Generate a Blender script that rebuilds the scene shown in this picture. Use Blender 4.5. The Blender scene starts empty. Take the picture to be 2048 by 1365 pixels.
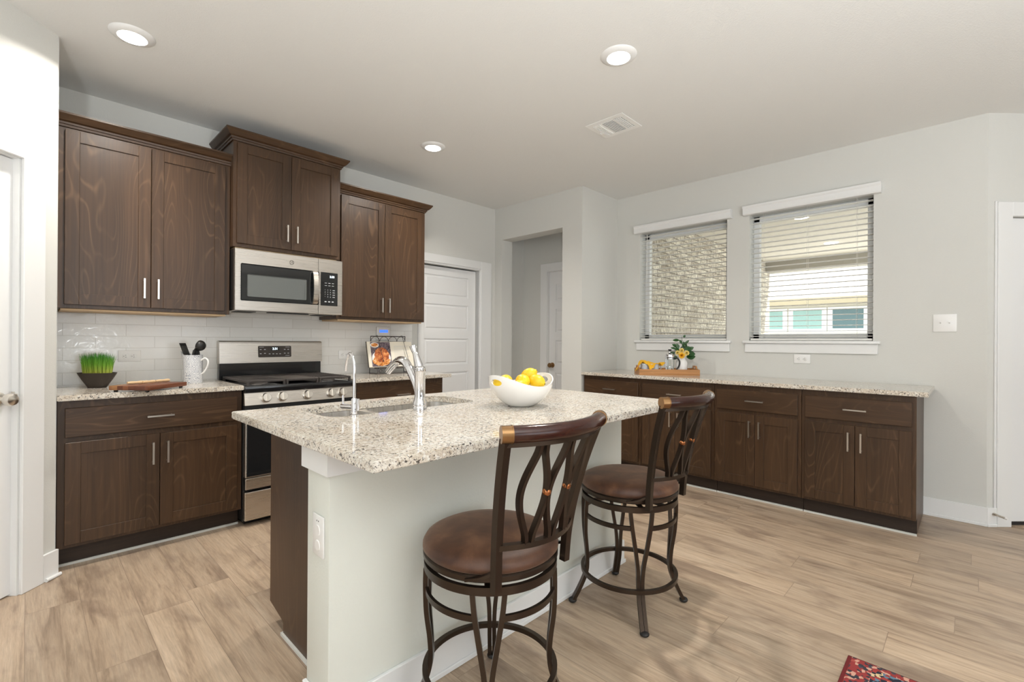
import bpy, bmesh, math, random
from mathutils import Vector, Matrix
R = math.radians
random.seed(7)
S = bpy.context.scene
COL = S.collection

# ------------------------------------------------------------------ camera
F_PX, YAW, PITCH, ROLL, CAMZ = 944.467, 0.771970, 0.0011626, 0.0063296, 1.2048
cd = bpy.data.cameras.new('camera'); cam = bpy.data.objects.new('camera', cd); COL.objects.link(cam)
cd.sensor_fit = 'HORIZONTAL'; cd.sensor_width = 36.0; cd.lens = F_PX / 2048 * 36.0
cd.clip_start = 0.02; cd.clip_end = 200
fw = Vector((math.cos(YAW)*math.cos(PITCH), math.sin(YAW)*math.cos(PITCH), math.sin(PITCH)))
rt = Vector((math.sin(YAW), -math.cos(YAW), 0)); up = rt.cross(fw)
r2 = rt*math.cos(ROLL) + up*math.sin(ROLL); u2 = -rt*math.sin(ROLL) + up*math.cos(ROLL)
m3 = Matrix((r2, u2, -fw)).transposed()
cam.matrix_world = Matrix.Translation((0, 0, CAMZ)) @ m3.to_4x4()
S.camera = cam
# ------------------------------------------------------------------ colour management, world, sun
S.view_settings.view_transform = 'Standard'; S.view_settings.look = 'None'
S.view_settings.exposure = 0.03; S.view_settings.gamma = 1.0; S.view_settings.use_curve_mapping = False
W = bpy.data.worlds.new('sky'); S.world = W; W.use_nodes = True
bg = W.node_tree.nodes['Background']; bg.inputs[0].default_value = (0.89, 0.945, 1.0, 1); bg.inputs[1].default_value = 3.1
sl = bpy.data.lights.new('sun', 'SUN'); sl.energy = 11.0; sl.angle = R(1.0); sl.color = (1, 0.96, 0.90)
so = bpy.data.objects.new('sun', sl); COL.objects.link(so)
so.rotation_euler = Vector((-0.32, 0.62, -1.0)).to_track_quat('-Z', 'Y').to_euler()
def area(name, loc, target, sx, sy, power, color=(1, 1, 1)):
    l = bpy.data.lights.new(name, 'AREA'); l.shape = 'RECTANGLE'; l.size = sx; l.size_y = sy; l.energy = power; l.color = color
    o = bpy.data.objects.new(name, l); COL.objects.link(o); o.location = loc
    o.rotation_euler = (Vector(target) - Vector(loc)).to_track_quat('-Z', 'Z').to_euler(); return o
# portals: daylight enters by the big living-room openings behind the camera
for nm, loc, tgt, sx, sy in (('rear_opening_portal', (1.2, -4.92, 1.43), (1.2, 0, 1.43), 3.6, 2.05), ('side_opening_portal', (-2.94, -1.4, 1.43), (0, -1.4, 1.43), 2.8, 2.05)):
    area(nm, loc, tgt, sx, sy, 0.0).data.cycles.is_portal = True

# ------------------------------------------------------------------ materials
def mat(name):
    m = bpy.data.materials.new(name); m.use_nodes = True
    return m, m.node_tree.nodes, m.node_tree.links, m.node_tree.nodes['Principled BSDF']
def simple(name, col, rough=0.5, metal=0.0, spec=0.5, coat=0.0, emit=None, es=0.0, bump=0.0, bscale=200.0):
    m, n, l, b = mat(name)
    b.inputs['Base Color'].default_value = (*col, 1); b.inputs['Roughness'].default_value = rough
    b.inputs['Metallic'].default_value = metal; b.inputs['Specular IOR Level'].default_value = spec
    b.inputs['Coat Weight'].default_value = coat
    if emit: b.inputs['Emission Color'].default_value = (*emit, 1); b.inputs['Emission Strength'].default_value = es
    if bump:
        t = n.new('ShaderNodeTexCoord'); nz = n.new('ShaderNodeTexNoise'); nz.inputs['Scale'].default_value = bscale
        nz.inputs['Detail'].default_value = 3
        bp = n.new('ShaderNodeBump'); bp.inputs['Strength'].default_value = bump; bp.inputs['Distance'].default_value = 0.002
        l.new(t.outputs['Object'], nz.inputs['Vector']); l.new(nz.outputs['Fac'], bp.inputs['Height']); l.new(bp.outputs[0], b.inputs['Normal'])
    return m
def math_(n, l, op, a, b=None, clamp=False):
    x = n.new('ShaderNodeMath'); x.operation = op; x.use_clamp = clamp
    for i, v in enumerate((a, b)):
        if v is None: continue
        if isinstance(v, (int, float)): x.inputs[i].default_value = v
        else: l.new(v, x.inputs[i])
    return x.outputs[0]
def ramp(n, l, fac, stops):
    r = n.new('ShaderNodeValToRGB'); e = r.color_ramp.elements
    while len(e) < len(stops): e.new(0.5)
    for i, (p, c) in enumerate(stops):
        e[i].position = p; e[i].color = (*c, 1) if len(c) == 3 else c
    l.new(fac, r.inputs[0]); return r.outputs[0]
def mix(n, l, fac, a, b, mode='MIX'):
    x = n.new('ShaderNodeMix'); x.data_type = 'RGBA'; x.blend_type = mode
    if isinstance(fac, (int, float)): x.inputs[0].default_value = fac
    else: l.new(fac, x.inputs[0])
    for s, v in ((6, a), (7, b)):
        if isinstance(v, tuple): x.inputs[s].default_value = (*v, 1)
        else: l.new(v, x.inputs[s])
    return x.outputs[2]
def noise(n, l, vec, scale, detail=3, rough=0.5, dist=0.0):
    x = n.new('ShaderNodeTexNoise'); x.inputs['Scale'].default_value = scale; x.inputs['Detail'].default_value = detail
    x.inputs['Roughness'].default_value = rough; x.inputs['Distortion'].default_value = dist
    l.new(vec, x.inputs['Vector']); return x.outputs['Fac']
def coords(n, l, scale=(1, 1, 1), rand=True, rot=(0, 0, 0)):
    t = n.new('ShaderNodeTexCoord'); v = t.outputs['Object']
    if rand:
        oi = n.new('ShaderNodeObjectInfo'); k = n.new('ShaderNodeVectorMath'); k.operation = 'SCALE'; k.inputs[0].default_value = (7.3, 3.1, 5.7)
        l.new(oi.outputs['Random'], k.inputs['Scale']); a = n.new('ShaderNodeVectorMath'); a.operation = 'ADD'
        l.new(v, a.inputs[0]); l.new(k.outputs[0], a.inputs[1]); v = a.outputs[0]
    mp = n.new('ShaderNodeMapping'); mp.inputs['Scale'].default_value = scale; mp.inputs['Rotation'].default_value = rot
    l.new(v, mp.inputs['Vector']); return mp.outputs[0]

def wood(name, dark, light, line, scale, rough=0.38):
    """veneer with cathedral contour lines; scale stretches the grain along one axis"""
    m, n, l, b = mat(name)
    v = coords(n, l, scale)
    f = noise(n, l, v, 1.0, 2, 0.45, 0.25)
    s = math_(n, l, 'SINE', math_(n, l, 'MULTIPLY', f, 210.0))
    ln = math_(n, l, 'POWER', math_(n, l, 'MULTIPLY', math_(n, l, 'ADD', s, 1.0), 0.5), 14.0)
    br = noise(n, l, v, 3.0, 3)
    v2 = coords(n, l, tuple(k*22 if k > 1.5 else k*3 for k in scale))
    st = noise(n, l, v2, 1.0, 3, 0.6)
    base = mix(n, l, ramp(n, l, f, [(0.3, (0, 0, 0)), (0.7, (1, 1, 1))]), dark, light)
    base = mix(n, l, math_(n, l, 'MULTIPLY', math_(n, l, 'MULTIPLY', ln, ramp(n, l, br, [(0.42, (0.1,)*3), (0.62, (0.75,)*3)])), 0.55, True), base, line)
    base = mix(n, l, 0.55, base, ramp(n, l, st, [(0.3, (0.55, 0.55, 0.55)), (0.7, (1.25, 1.25, 1.25))]), 'MULTIPLY')
    l.new(base, b.inputs['Base Color']); b.inputs['Roughness'].default_value = rough; b.inputs['Specular IOR Level'].default_value = 0.45
    bp = n.new('ShaderNodeBump'); bp.inputs['Strength'].default_value = 0.08; bp.inputs['Distance'].default_value = 0.001
    l.new(st, bp.inputs['Height']); l.new(bp.outputs[0], b.inputs['Normal'])
    return m
DK, LT, LN = (0.042, 0.0205, 0.0085), (0.074, 0.037, 0.0165), (0.15, 0.085, 0.045)
M = {}
M['wood_v'] = wood('stained_maple_upright', DK, LT, LN, (3.4, 3.4, 0.55))
M['wood_h'] = wood('stained_maple_level', DK, LT, LN, (0.6, 0.6, 4.0))
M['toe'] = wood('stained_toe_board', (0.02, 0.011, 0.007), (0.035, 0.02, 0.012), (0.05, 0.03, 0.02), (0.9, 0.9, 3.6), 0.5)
M['wall'] = simple('wall_paint', (0.66, 0.655, 0.62), 0.85, spec=0.2, bump=0.35, bscale=160)
M['ceil'] = simple('ceiling_paint', (0.79, 0.79, 0.77), 0.9, spec=0.1, bump=0.6, bscale=120)
M['island_wall'] = simple('island_wall_paint', (0.70, 0.71, 0.65), 0.85, spec=0.2, bump=0.35, bscale=120)
M['white'] = simple('white_trim_paint', (0.80, 0.80, 0.79), 0.4)
M['door_white'] = simple('door_paint', (0.80, 0.80, 0.795), 0.45)
M['blind'] = simple('blind_slat_white', (0.78, 0.77, 0.73), 0.45)
M['plastic'] = simple('white_plastic', (0.84, 0.83, 0.81), 0.35)
M['plastic_dk'] = simple('slot_dark', (0.03, 0.03, 0.03), 0.6)
M['nickel'] = simple('brushed_nickel', (0.72, 0.68, 0.62), 0.28, 1.0)
M['chrome'] = simple('chrome', (0.78, 0.78, 0.80), 0.06, 1.0)
M['caulk'] = simple('pale_caulk', (0.62, 0.62, 0.58), 0.7)
M['black'] = simple('black_enamel', (0.012, 0.012, 0.013), 0.16, coat=0.4)
M['blackmat'] = simple('black_plastic', (0.014, 0.013, 0.012), 0.42)
M['void'] = simple('dark_void', (0.004, 0.004, 0.004), 0.7)
M['iron'] = simple('cast_iron', (0.045, 0.036, 0.031), 0.5, bump=0.4, bscale=500)
M['glass_dk'] = simple('black_glass', (0.012, 0.013, 0.014), 0.05, coat=0.6)
M['mesh_dk'] = simple('oven_window_mesh', (0.13, 0.14, 0.135), 0.09, coat=0.8)
M['print'] = simple('grey_print', (0.55, 0.55, 0.56), 0.5)
M['led'] = simple('display_digits', (0.8, 0.9, 1), 0.5, emit=(0.75, 0.92, 1.0), es=3.0)
M['blue'] = simple('blue_screen', (0.02, 0.08, 0.8), 0.3, emit=(0.05, 0.16, 1.0), es=1.6)
M['lamp'] = simple('lamp_lens', (1, 1, 1), 0.5, emit=(1.0, 0.96, 0.9), es=9.0)
M['bronze'] = simple('bronze_frame_metal', (0.055, 0.038, 0.027), 0.3, 0.75)
M['gold'] = simple('bronze_cap', (0.30, 0.17, 0.075), 0.28, 0.9)
M['copper'] = simple('copper_ball', (0.42, 0.16, 0.06), 0.25, 0.9)
M['rail'] = wood('mahogany_rail', (0.022, 0.005, 0.003), (0.05, 0.012, 0.007), (0.06, 0.02, 0.01), (0.9, 3, 3), 0.16)
M['porcelain'] = simple('white_porcelain', (0.86, 0.85, 0.83), 0.12, coat=0.5)
M['leaf'] = simple('dark_green_leaf', (0.018, 0.075, 0.014), 0.3)
M['stem'] = simple('plant_stem', (0.05, 0.06, 0.02), 0.6)
M['petal'] = simple('pale_yellow_petal', (0.85, 0.68, 0.22), 0.6)
M['petal2'] = simple('deep_yellow_petal', (0.9, 0.52, 0.03), 0.6)
M['yellowcloth'] = simple('yellow_cloth', (0.86, 0.47, 0.02), 0.85, bump=0.3, bscale=600)
M['paleblue'] = simple('pale_mug_glaze', (0.66, 0.71, 0.76), 0.15, coat=0.4)
M['bamboo'] = wood('bamboo_tray', (0.42, 0.19, 0.06), (0.55, 0.27, 0.10), (0.62, 0.33, 0.14), (0.9, 3, 3), 0.4)
M['palewood'] = simple('pale_wood', (0.62, 0.43, 0.24), 0.5)
M['bowl_dk'] = simple('dark_clay_bowl', (0.035, 0.024, 0.017), 0.55, bump=0.4, bscale=150)
M['soil'] = simple('potting_soil', (0.03, 0.02, 0.012), 0.9)
M['paper'] = simple('cream_paper', (0.80, 0.74, 0.62), 0.8)
M['rubber'] = simple('dark_rubber', (0.015, 0.013, 0.012), 0.6)

def glassmat():
    m, n, l, b = mat('clear_glass')
    b.inputs['Base Color'].default_value = (0.97, 0.99, 0.98, 1); b.inputs['Roughness'].default_value = 0.0
    b.inputs['Transmission Weight'].default_value = 1.0; b.inputs['IOR'].default_value = 1.3
    return m
M['glass'] = glassmat()
def panemat():
    m, n, l, b = mat('window_pane')
    tr = n.new('ShaderNodeBsdfTransparent'); tr.inputs[0].default_value = (0.93, 0.95, 0.94, 1)
    gl = n.new('ShaderNodeBsdfGlossy'); gl.inputs['Roughness'].default_value = 0.0
    fr = n.new('ShaderNodeFresnel'); fr.inputs[0].default_value = 1.12
    mx = n.new('ShaderNodeMixShader'); l.new(fr.outputs[0], mx.inputs[0]); l.new(tr.outputs[0], mx.inputs[1]); l.new(gl.outputs[0], mx.inputs[2])
    l.new(mx.outputs[0], n['Material Output'].inputs[0]); return m
M['pane'] = panemat()
def steel(name, axis=2, col=(0.60, 0.56, 0.51)):
    m, n, l, b = mat(name)
    sc = [3, 3, 3]; sc[axis] = 260; sc[1] = 260 if axis == 2 else 3
    v = coords(n, l, tuple(sc)); f = noise(n, l, v, 1.0, 2)
    b.inputs['Base Color'].default_value = (*col, 1); b.inputs['Metallic'].default_value = 1.0
    l.new(ramp(n, l, f, [(0.3, (0.26,)*3), (0.7, (0.32,)*3)]), b.inputs['Roughness'])
    return m
M['steel'] = steel('brushed_steel')
M['sinksteel'] = steel('sink_steel', 0, (0.74, 0.72, 0.69))

def granite():
    m, n, l, b = mat('speckled_granite')
    v = coords(n, l, (1, 1, 1), False)
    # gentle warp
    big = noise(n, l, v, 5.0, 3, 0.6)
    base = ramp(n, l, big, [(0.3, (0.60, 0.52, 0.42)), (0.5, (0.70, 0.64, 0.55)), (0.72, (0.74, 0.71, 0.65))])
    md = noise(n, l, v, 95.0, 4, 0.65, 0.3)
    base = mix(n, l, ramp(n, l, md, [(0.50, (0, 0, 0)), (0.62, (0.75, 0.75, 0.75))]), base, (0.40, 0.32, 0.24))
    wh = noise(n, l, v, 75.0, 2, 0.5)
    base = mix(n, l, ramp(n, l, wh, [(0.56, (0, 0, 0)), (0.66, (0.8, 0.8, 0.8))]), base, (0.83, 0.81, 0.76))
    vs = coords(n, l, (1.0, 1.0, 1.0), False)
    sp = noise(n, l, vs, 120.0, 3, 0.55, 0.6)
    dens = noise(n, l, v, 9.0, 2)
    th = math_(n, l, 'ADD', sp, math_(n, l, 'MULTIPLY', dens, 0.16))
    base = mix(n, l, ramp(n, l, th, [(0.672, (0, 0, 0)), (0.695, (0.9, 0.9, 0.9))]), base, (0.035, 0.03, 0.03))
    gr = noise(n, l, v, 160.0, 2, 0.5)
    base = mix(n, l, ramp(n, l, gr, [(0.60, (0, 0, 0)), (0.68, (0.65, 0.65, 0.65))]), base, (0.20, 0.17, 0.15))
    l.new(base, b.inputs['Base Color']); b.inputs['Roughness'].default_value = 0.07
    b.inputs['Specular IOR Level'].default_value = 0.6
    return m
M['granite'] = granite()
def floor_mat():
    m, n, l, b = mat('vinyl_plank_floor')
    t = n.new('ShaderNodeTexCoord'); sx = n.new('ShaderNodeSeparateXYZ'); l.new(t.outputs['Object'], sx.inputs[0])
    cx = n.new('ShaderNodeCombineXYZ'); wr = n.new('ShaderNodeTexWhiteNoise'); wr.noise_dimensions = '1D'; l.new(math_(n, l, 'FLOOR', math_(n, l, 'DIVIDE', sx.outputs[0], 0.18)), wr.inputs['W'])
    l.new(math_(n, l, 'ADD', sx.outputs[1], math_(n, l, 'MULTIPLY', wr.outputs['Value'], 1.22)), cx.inputs[0]); l.new(sx.outputs[0], cx.inputs[1])
    bk = n.new('ShaderNodeTexBrick'); l.new(cx.outputs[0], bk.inputs['Vector'])
    bk.inputs['Scale'].default_value = 1.0; bk.inputs['Brick Width'].default_value = 1.22; bk.inputs['Row Height'].default_value = 0.18
    bk.inputs['Mortar Size'].default_value = 0.0012; bk.inputs['Mortar Smooth'].default_value = 0.2; bk.offset = 0.0
    bk.inputs['Color1'].default_value = (0, 0, 0, 1); bk.inputs['Color2'].default_value = (1, 1, 1, 1); bk.inputs['Mortar'].default_value = (0.5, 0.5, 0.5, 1)
    off = n.new('ShaderNodeVectorMath'); off.operation = 'MULTIPLY_ADD'; l.new(bk.outputs['Color'], off.inputs[0]); off.inputs[1].default_value = (3.7, 9.1, 5.3)
    l.new(t.outputs['Object'], off.inputs[2])
    def mp(s):
        x = n.new('ShaderNodeMapping'); x.inputs['Scale'].default_value = s; l.new(off.outputs[0], x.inputs[0]); return x.outputs[0]
    g1 = noise(n, l, mp((21, 1.7, 1)), 1.0, 6, 0.68, 0.7)
    g2 = noise(n, l, mp((150, 9, 1)), 1.0, 4, 0.65)
    bl = noise(n, l, mp((5, 2.2, 1)), 1.0, 4, 0.55, 0.5)
    col = ramp(n, l, g1, [(0.28, (0.26, 0.185, 0.13)), (0.46, (0.455, 0.345, 0.245)), (0.7, (0.565, 0.45, 0.335))])
    col = mix(n, l, ramp(n, l, bl, [(0.52, (0, 0, 0)), (0.68, (0.7, 0.7, 0.7))]), col, (0.24, 0.17, 0.125))
    col = mix(n, l, 0.5, col, ramp(n, l, g2, [(0.3, (0.62,)*3), (0.7, (1.2,)*3)]), 'MULTIPLY')
    tint = ramp(n, l, bk.outputs['Color'], [(0.0, (0.86, 0.85, 0.85)), (1.0, (1.08, 1.06, 1.04))])
    col = mix(n, l, 1.0, col, tint, 'MULTIPLY')
    col = mix(n, l, math_(n, l, 'MULTIPLY', bk.outputs['Fac'], 0.6), col, (0.16, 0.11, 0.08))
    l.new(col, b.inputs['Base Color']); b.inputs['Roughness'].default_value = 0.36; b.inputs['Specular IOR Level'].default_value = 0.4
    bp = n.new('ShaderNodeBump'); bp.inputs['Strength'].default_value = 0.12; bp.inputs['Distance'].default_value = 0.001
    l.new(g2, bp.inputs['Height']); l.new(bp.outputs[0], b.inputs['Normal'])
    return m
M['floor'] = floor_mat()
def tile_mat():
    m, n, l, b = mat('subway_tile')
    t = n.new('ShaderNodeTexCoord'); sx = n.new('ShaderNodeSeparateXYZ'); l.new(t.outputs['Object'], sx.inputs[0])
    cx = n.new('ShaderNodeCombineXYZ'); l.new(sx.outputs[0], cx.inputs[0]); l.new(sx.outputs[2], cx.inputs[1])
    bk = n.new('ShaderNodeTexBrick'); l.new(cx.outputs[0], bk.inputs['Vector']); bk.inputs['Scale'].default_value = 1.0
    bk.inputs['Brick Width'].default_value = 0.303; bk.inputs['Row Height'].default_value = 0.0765; bk.inputs['Mortar Size'].default_value = 0.0014
    bk.inputs['Mortar Smooth'].default_value = 0.3; bk.offset = 0.5
    bk.inputs['Color1'].default_value = (0.76, 0.745, 0.71, 1); bk.inputs['Color2'].default_value = (0.80, 0.79, 0.76, 1); bk.inputs['Mortar'].default_value = (0.60, 0.575, 0.53, 1)
    l.new(bk.outputs['Color'], b.inputs['Base Color']); b.inputs['Roughness'].default_value = 0.12
    w = noise(n, l, t.outputs['Object'], 22.0, 2, 0.5, 0.8)
    h = math_(n, l, 'SUBTRACT', math_(n, l, 'MULTIPLY', w, 0.7), math_(n, l, 'MULTIPLY', bk.outputs['Fac'], 0.6))
    bp = n.new('ShaderNodeBump'); bp.inputs['Strength'].default_value = 0.35; bp.inputs['Distance'].default_value = 0.004
    l.new(h, bp.inputs['Height']); l.new(bp.outputs[0], b.inputs['Normal']); return m
M['tile'] = tile_mat()
def brick_mat():
    m, n, l, b = mat('pale_brick')
    t = n.new('ShaderNodeTexCoord'); sx = n.new('ShaderNodeSeparateXYZ'); l.new(t.outputs['Object'], sx.inputs[0])
    cx = n.new('ShaderNodeCombineXYZ'); l.new(math_(n, l, 'ADD', sx.outputs[0], sx.outputs[1]), cx.inputs[0]); l.new(sx.outputs[2], cx.inputs[1])
    bk = n.new('ShaderNodeTexBrick'); l.new(cx.outputs[0], bk.inputs['Vector']); bk.inputs['Scale'].default_value = 1.0
    bk.inputs['Brick Width'].default_value = 0.22; bk.inputs['Row Height'].default_value = 0.078; bk.inputs['Mortar Size'].default_value = 0.006
    bk.inputs['Mortar Smooth'].default_value = 0.3
    bk.inputs['Color1'].default_value = (0.56, 0.50, 0.42, 1); bk.inputs['Color2'].default_value = (0.80, 0.75, 0.66, 1); bk.inputs['Mortar'].default_value = (0.26, 0.225, 0.19, 1)
    f = noise(n, l, t.outputs['Object'], 28.0, 4, 0.7)
    c = mix(n, l, 0.8, bk.outputs['Color'], ramp(n, l, f, [(0.38, (0.5, 0.47, 0.44)), (0.6, (1.15, 1.15, 1.12))]), 'MULTIPLY')
    l.new(c, b.inputs['Base Color']); b.inputs['Roughness'].default_value = 0.85
    bp = n.new('ShaderNodeBump'); bp.inputs['Strength'].default_value = 0.5; bp.inputs['Distance'].default_value = 0.01
    l.new(math_(n, l, 'SUBTRACT', f, bk.outputs['Fac']), bp.inputs['Height']); l.new(bp.outputs[0], b.inputs['Normal'])
    return m
M['brick'] = brick_mat()
def suede():
    m, n, l, b = mat('brown_suede')
    v = coords(n, l, (1, 1, 1), True)
    f = noise(n, l, v, 9.0, 3, 0.55, 0.4)
    f2 = noise(n, l, v, 220.0, 2, 0.6)
    c = ramp(n, l, f, [(0.32, (0.045, 0.017, 0.009)), (0.52, (0.095, 0.040, 0.020)), (0.72, (0.17, 0.082, 0.042))])
    c = mix(n, l, 0.4, c, ramp(n, l, f2, [(0.35, (0.8,)*3), (0.65, (1.15,)*3)]), 'MULTIPLY')
    l.new(c, b.inputs['Base Color']); b.inputs['Roughness'].default_value = 0.52
    b.inputs['Sheen Weight'].default_value = 0.25; b.inputs['Sheen Roughness'].default_value = 0.4; b.inputs['Sheen Tint'].default_value = (0.8, 0.55, 0.4, 1)
    return m
M['suede'] = suede()
def lemon():
    m, n, l, b = mat('lemon_peel')
    v = coords(n, l, (1, 1, 1), True); f = noise(n, l, v, 260.0, 2); g = noise(n, l, v, 14.0, 2)
    l.new(ramp(n, l, g, [(0.3, (0.80, 0.48, 0.01)), (0.7, (0.86, 0.60, 0.02))]), b.inputs['Base Color']); b.inputs['Roughness'].default_value = 0.38
    bp = n.new('ShaderNodeBump'); bp.inputs['Strength'].default_value = 0.25; bp.inputs['Distance'].default_value = 0.001
    l.new(f, bp.inputs['Height']); l.new(bp.outputs[0], b.inputs['Normal']); return m
M['lemon'] = lemon()
def grassm():
    m, n, l, b = mat('grass_blade')
    t = n.new('ShaderNodeTexCoord'); s = n.new('ShaderNodeSeparateXYZ'); l.new(t.outputs['Object'], s.inputs[0])
    c = ramp(n, l, math_(n, l, 'MULTIPLY', s.outputs[2], 6.5), [(0.05, (0.55, 0.58, 0.10)), (0.38, (0.20, 0.42, 0.04)), (0.7, (0.05, 0.24, 0.02)), (1.0, (0.03, 0.14, 0.02))])
    l.new(c, b.inputs['Base Color']); b.inputs['Roughness'].default_value = 0.5; return m
M['grass'] = grassm()
def board_mat():
    m, n, l, b = mat('striped_hardwood')
    v = coords(n, l, (1, 1, 1), False); s = n.new('ShaderNodeSeparateXYZ'); l.new(v, s.inputs[0])
    q = math_(n, l, 'FLOOR', math_(n, l, 'MULTIPLY', s.outputs[1], 32.0)); wn = n.new('ShaderNodeTexWhiteNoise'); wn.noise_dimensions = '1D'; l.new(q, wn.inputs['W'])
    c = ramp(n, l, wn.outputs['Value'], [(0.0, (0.10, 0.028, 0.012)), (0.5, (0.20, 0.065, 0.028)), (0.85, (0.30, 0.13, 0.05)), (1.0, (0.42, 0.24, 0.10))])
    l.new(c, b.inputs['Base Color']); b.inputs['Roughness'].default_value = 0.35; return m
M['board'] = board_mat()
def pitcher_mat():
    m, n, l, b = mat('patterned_enamel')
    v = coords(n, l, (1, 1, 1), False)
    vo = n.new('ShaderNodeTexVoronoi'); vo.inputs['Scale'].default_value = 62.0; vo.inputs['Randomness'].default_value = 0.35; l.new(v, vo.inputs['Vector'])
    k = math_(n, l, 'SINE', math_(n, l, 'MULTIPLY', vo.outputs['Distance'], 24.0))
    c = ramp(n, l, k, [(0.25, (0.80, 0.80, 0.80)), (0.55, (0.36, 0.38, 0.44))])
    l.new(c, b.inputs['Base Color']); b.inputs['Roughness'].default_value = 0.15; return m
M['pitcher'] = pitcher_mat()
def rug_mat():
    m, n, l, b = mat('oriental_rug_pile')
    t = n.new('ShaderNodeTexCoord'); s = n.new('ShaderNodeSeparateXYZ'); l.new(t.outputs['Object'], s.inputs[0])
    vo = n.new('ShaderNodeTexVoronoi'); vo.inputs['Scale'].default_value = 78.0; vo.inputs['Randomness'].default_value = 0.8; l.new(t.outputs['Object'], vo.inputs['Vector'])
    sp = n.new('ShaderNodeSeparateColor'); l.new(vo.outputs['Color'], sp.inputs[0])
    inner = ramp(n, l, sp.outputs[0], [(0.0, (0.012, 0.016, 0.03)), (0.42, (0.015, 0.02, 0.035)), (0.44, (0.30, 0.035, 0.028)), (0.62, (0.42, 0.11, 0.06)), (0.64, (0.60, 0.45, 0.25)), (0.8, (0.65, 0.55, 0.38)), (0.82, (0.10, 0.18, 0.25)), (1.0, (0.02, 0.03, 0.05))])
    bord = ramp(n, l, sp.outputs[1], [(0.0, (0.26, 0.03, 0.028)), (0.5, (0.36, 0.07, 0.055)), (0.52, (0.03, 0.03, 0.04)), (0.75, (0.05, 0.05, 0.07)), (0.77, (0.55, 0.30, 0.22)), (1.0, (0.6, 0.5, 0.4))])
    for e in (inner, bord): e.node.color_ramp.interpolation = 'CONSTANT'
    # distance to the nearest edge (object origin is the rug centre)
    dx = math_(n, l, 'SUBTRACT', 0.60, math_(n, l, 'ABSOLUTE', s.outputs[0])); dy = math_(n, l, 'SUBTRACT', 0.95, math_(n, l, 'ABSOLUTE', s.outputs[1]))
    d = math_(n, l, 'MINIMUM', dx, math_(n, l, 'SUBTRACT', dy, 0.01))
    c = mix(n, l, math_(n, l, 'GREATER_THAN', math_(n, l, 'MINIMUM', dx, math_(n, l, 'SUBTRACT', dy, 0.045)), 0.035), bord, inner)
    c = mix(n, l, math_(n, l, 'LESS_THAN', dy, 0.013), c, (0.13, 0.008, 0.009)); c = mix(n, l, math_(n, l, 'LESS_THAN', dx, 0.005), c, (0.06, 0.008, 0.008))
    l.new(c, b.inputs['Base Color']); b.inputs['Roughness'].default_value = 0.95; return m
M['rug'] = rug_mat()
def food_mat(name, a, c, d, sc):
    m, n, l, b = mat(name); v = coords(n, l, (1, 1, 1), False); f = noise(n, l, v, sc, 4, 0.6, 0.8)
    l.new(ramp(n, l, f, [(0.35, a), (0.5, c), (0.65, d)]), b.inputs['Base Color']); b.inputs['Roughness'].default_value = 0.4; return m
M['f_bg'] = food_mat('printed_background', (0.03, 0.02, 0.03), (0.10, 0.07, 0.09), (0.26, 0.20, 0.22), 80)
M['f_bird'] = food_mat('printed_roast', (0.20, 0.03, 0.01), (0.52, 0.13, 0.03), (0.80, 0.38, 0.14), 35)
M['f_veg'] = food_mat('printed_garnish', (0.35, 0.06, 0.01), (0.72, 0.26, 0.03), (0.85, 0.62, 0.38), 60)
def shingle():
    m, n, l, b = mat('roof_shingles'); v = coords(n, l, (1, 1, 1), False); f = noise(n, l, v, 6.0, 3)
    l.new(ramp(n, l, f, [(0.3, (0.50, 0.46, 0.43)), (0.7, (0.64, 0.60, 0.57))]), b.inputs['Base Color']); b.inputs['Roughness'].default_value = 0.9; return m
M['shingle'] = shingle()
M['soffit'] = simple('patio_ceiling_paint', (0.78, 0.74, 0.66), 0.8)
M['beam'] = simple('patio_beam_paint', (0.42, 0.40, 0.36), 0.8)
M['fascia'] = simple('tan_fascia', (0.42, 0.35, 0.23), 0.7)
M['house_wall'] = simple('cream_siding', (0.68, 0.65, 0.57), 0.8)
M['teal'] = simple('teal_window_shade', (0.27, 0.42, 0.38), 0.3)
M['teal_dk'] = simple('dark_teal_window', (0.09, 0.15, 0.155), 0.1)
M['concrete'] = simple('concrete', (0.45, 0.43, 0.40), 0.9)
M['vent'] = simple('vent_metal', (0.88, 0.88, 0.86), 0.5)
M['vent_dk'] = simple('vent_gap', (0.05, 0.05, 0.045), 0.8)

# ------------------------------------------------------------------ geometry helpers
OFF = {}
def nb(): return bmesh.new()
def box(bm, x0, x1, y0, y1, z0, z1, bev=0.0, seg=1):
    r = bmesh.ops.create_cube(bm, size=1.0, matrix=Matrix.Translation(((x0+x1)/2, (y0+y1)/2, (z0+z1)/2)) @ Matrix.Diagonal((abs(x1-x0), abs(y1-y0), abs(z1-z0), 1)))
    if bev: bmesh.ops.bevel(bm, geom=list({e for v in r['verts'] for e in v.link_edges}), offset=bev, segments=seg, affect='EDGES', profile=0.5)
def boxm(bm, mtx, sx, sy, sz, bev=0.0, seg=1):
    r = bmesh.ops.create_cube(bm, size=1.0, matrix=mtx @ Matrix.Diagonal((sx, sy, sz, 1)))
    if bev: bmesh.ops.bevel(bm, geom=list({e for v in r['verts'] for e in v.link_edges}), offset=bev, segments=seg, affect='EDGES', profile=0.5)
def cyl(bm, p0, p1, r0, r1=None, seg=20):
    p0, p1 = Vector(p0), Vector(p1); r1 = r0 if r1 is None else r1; d = p1-p0
    q = d.to_track_quat('Z', 'Y').to_matrix().to_4x4()
    bmesh.ops.create_cone(bm, cap_ends=True, segments=seg, radius1=r0, radius2=r1, depth=d.length, matrix=Matrix.Translation((p0+p1)/2) @ q)
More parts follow.
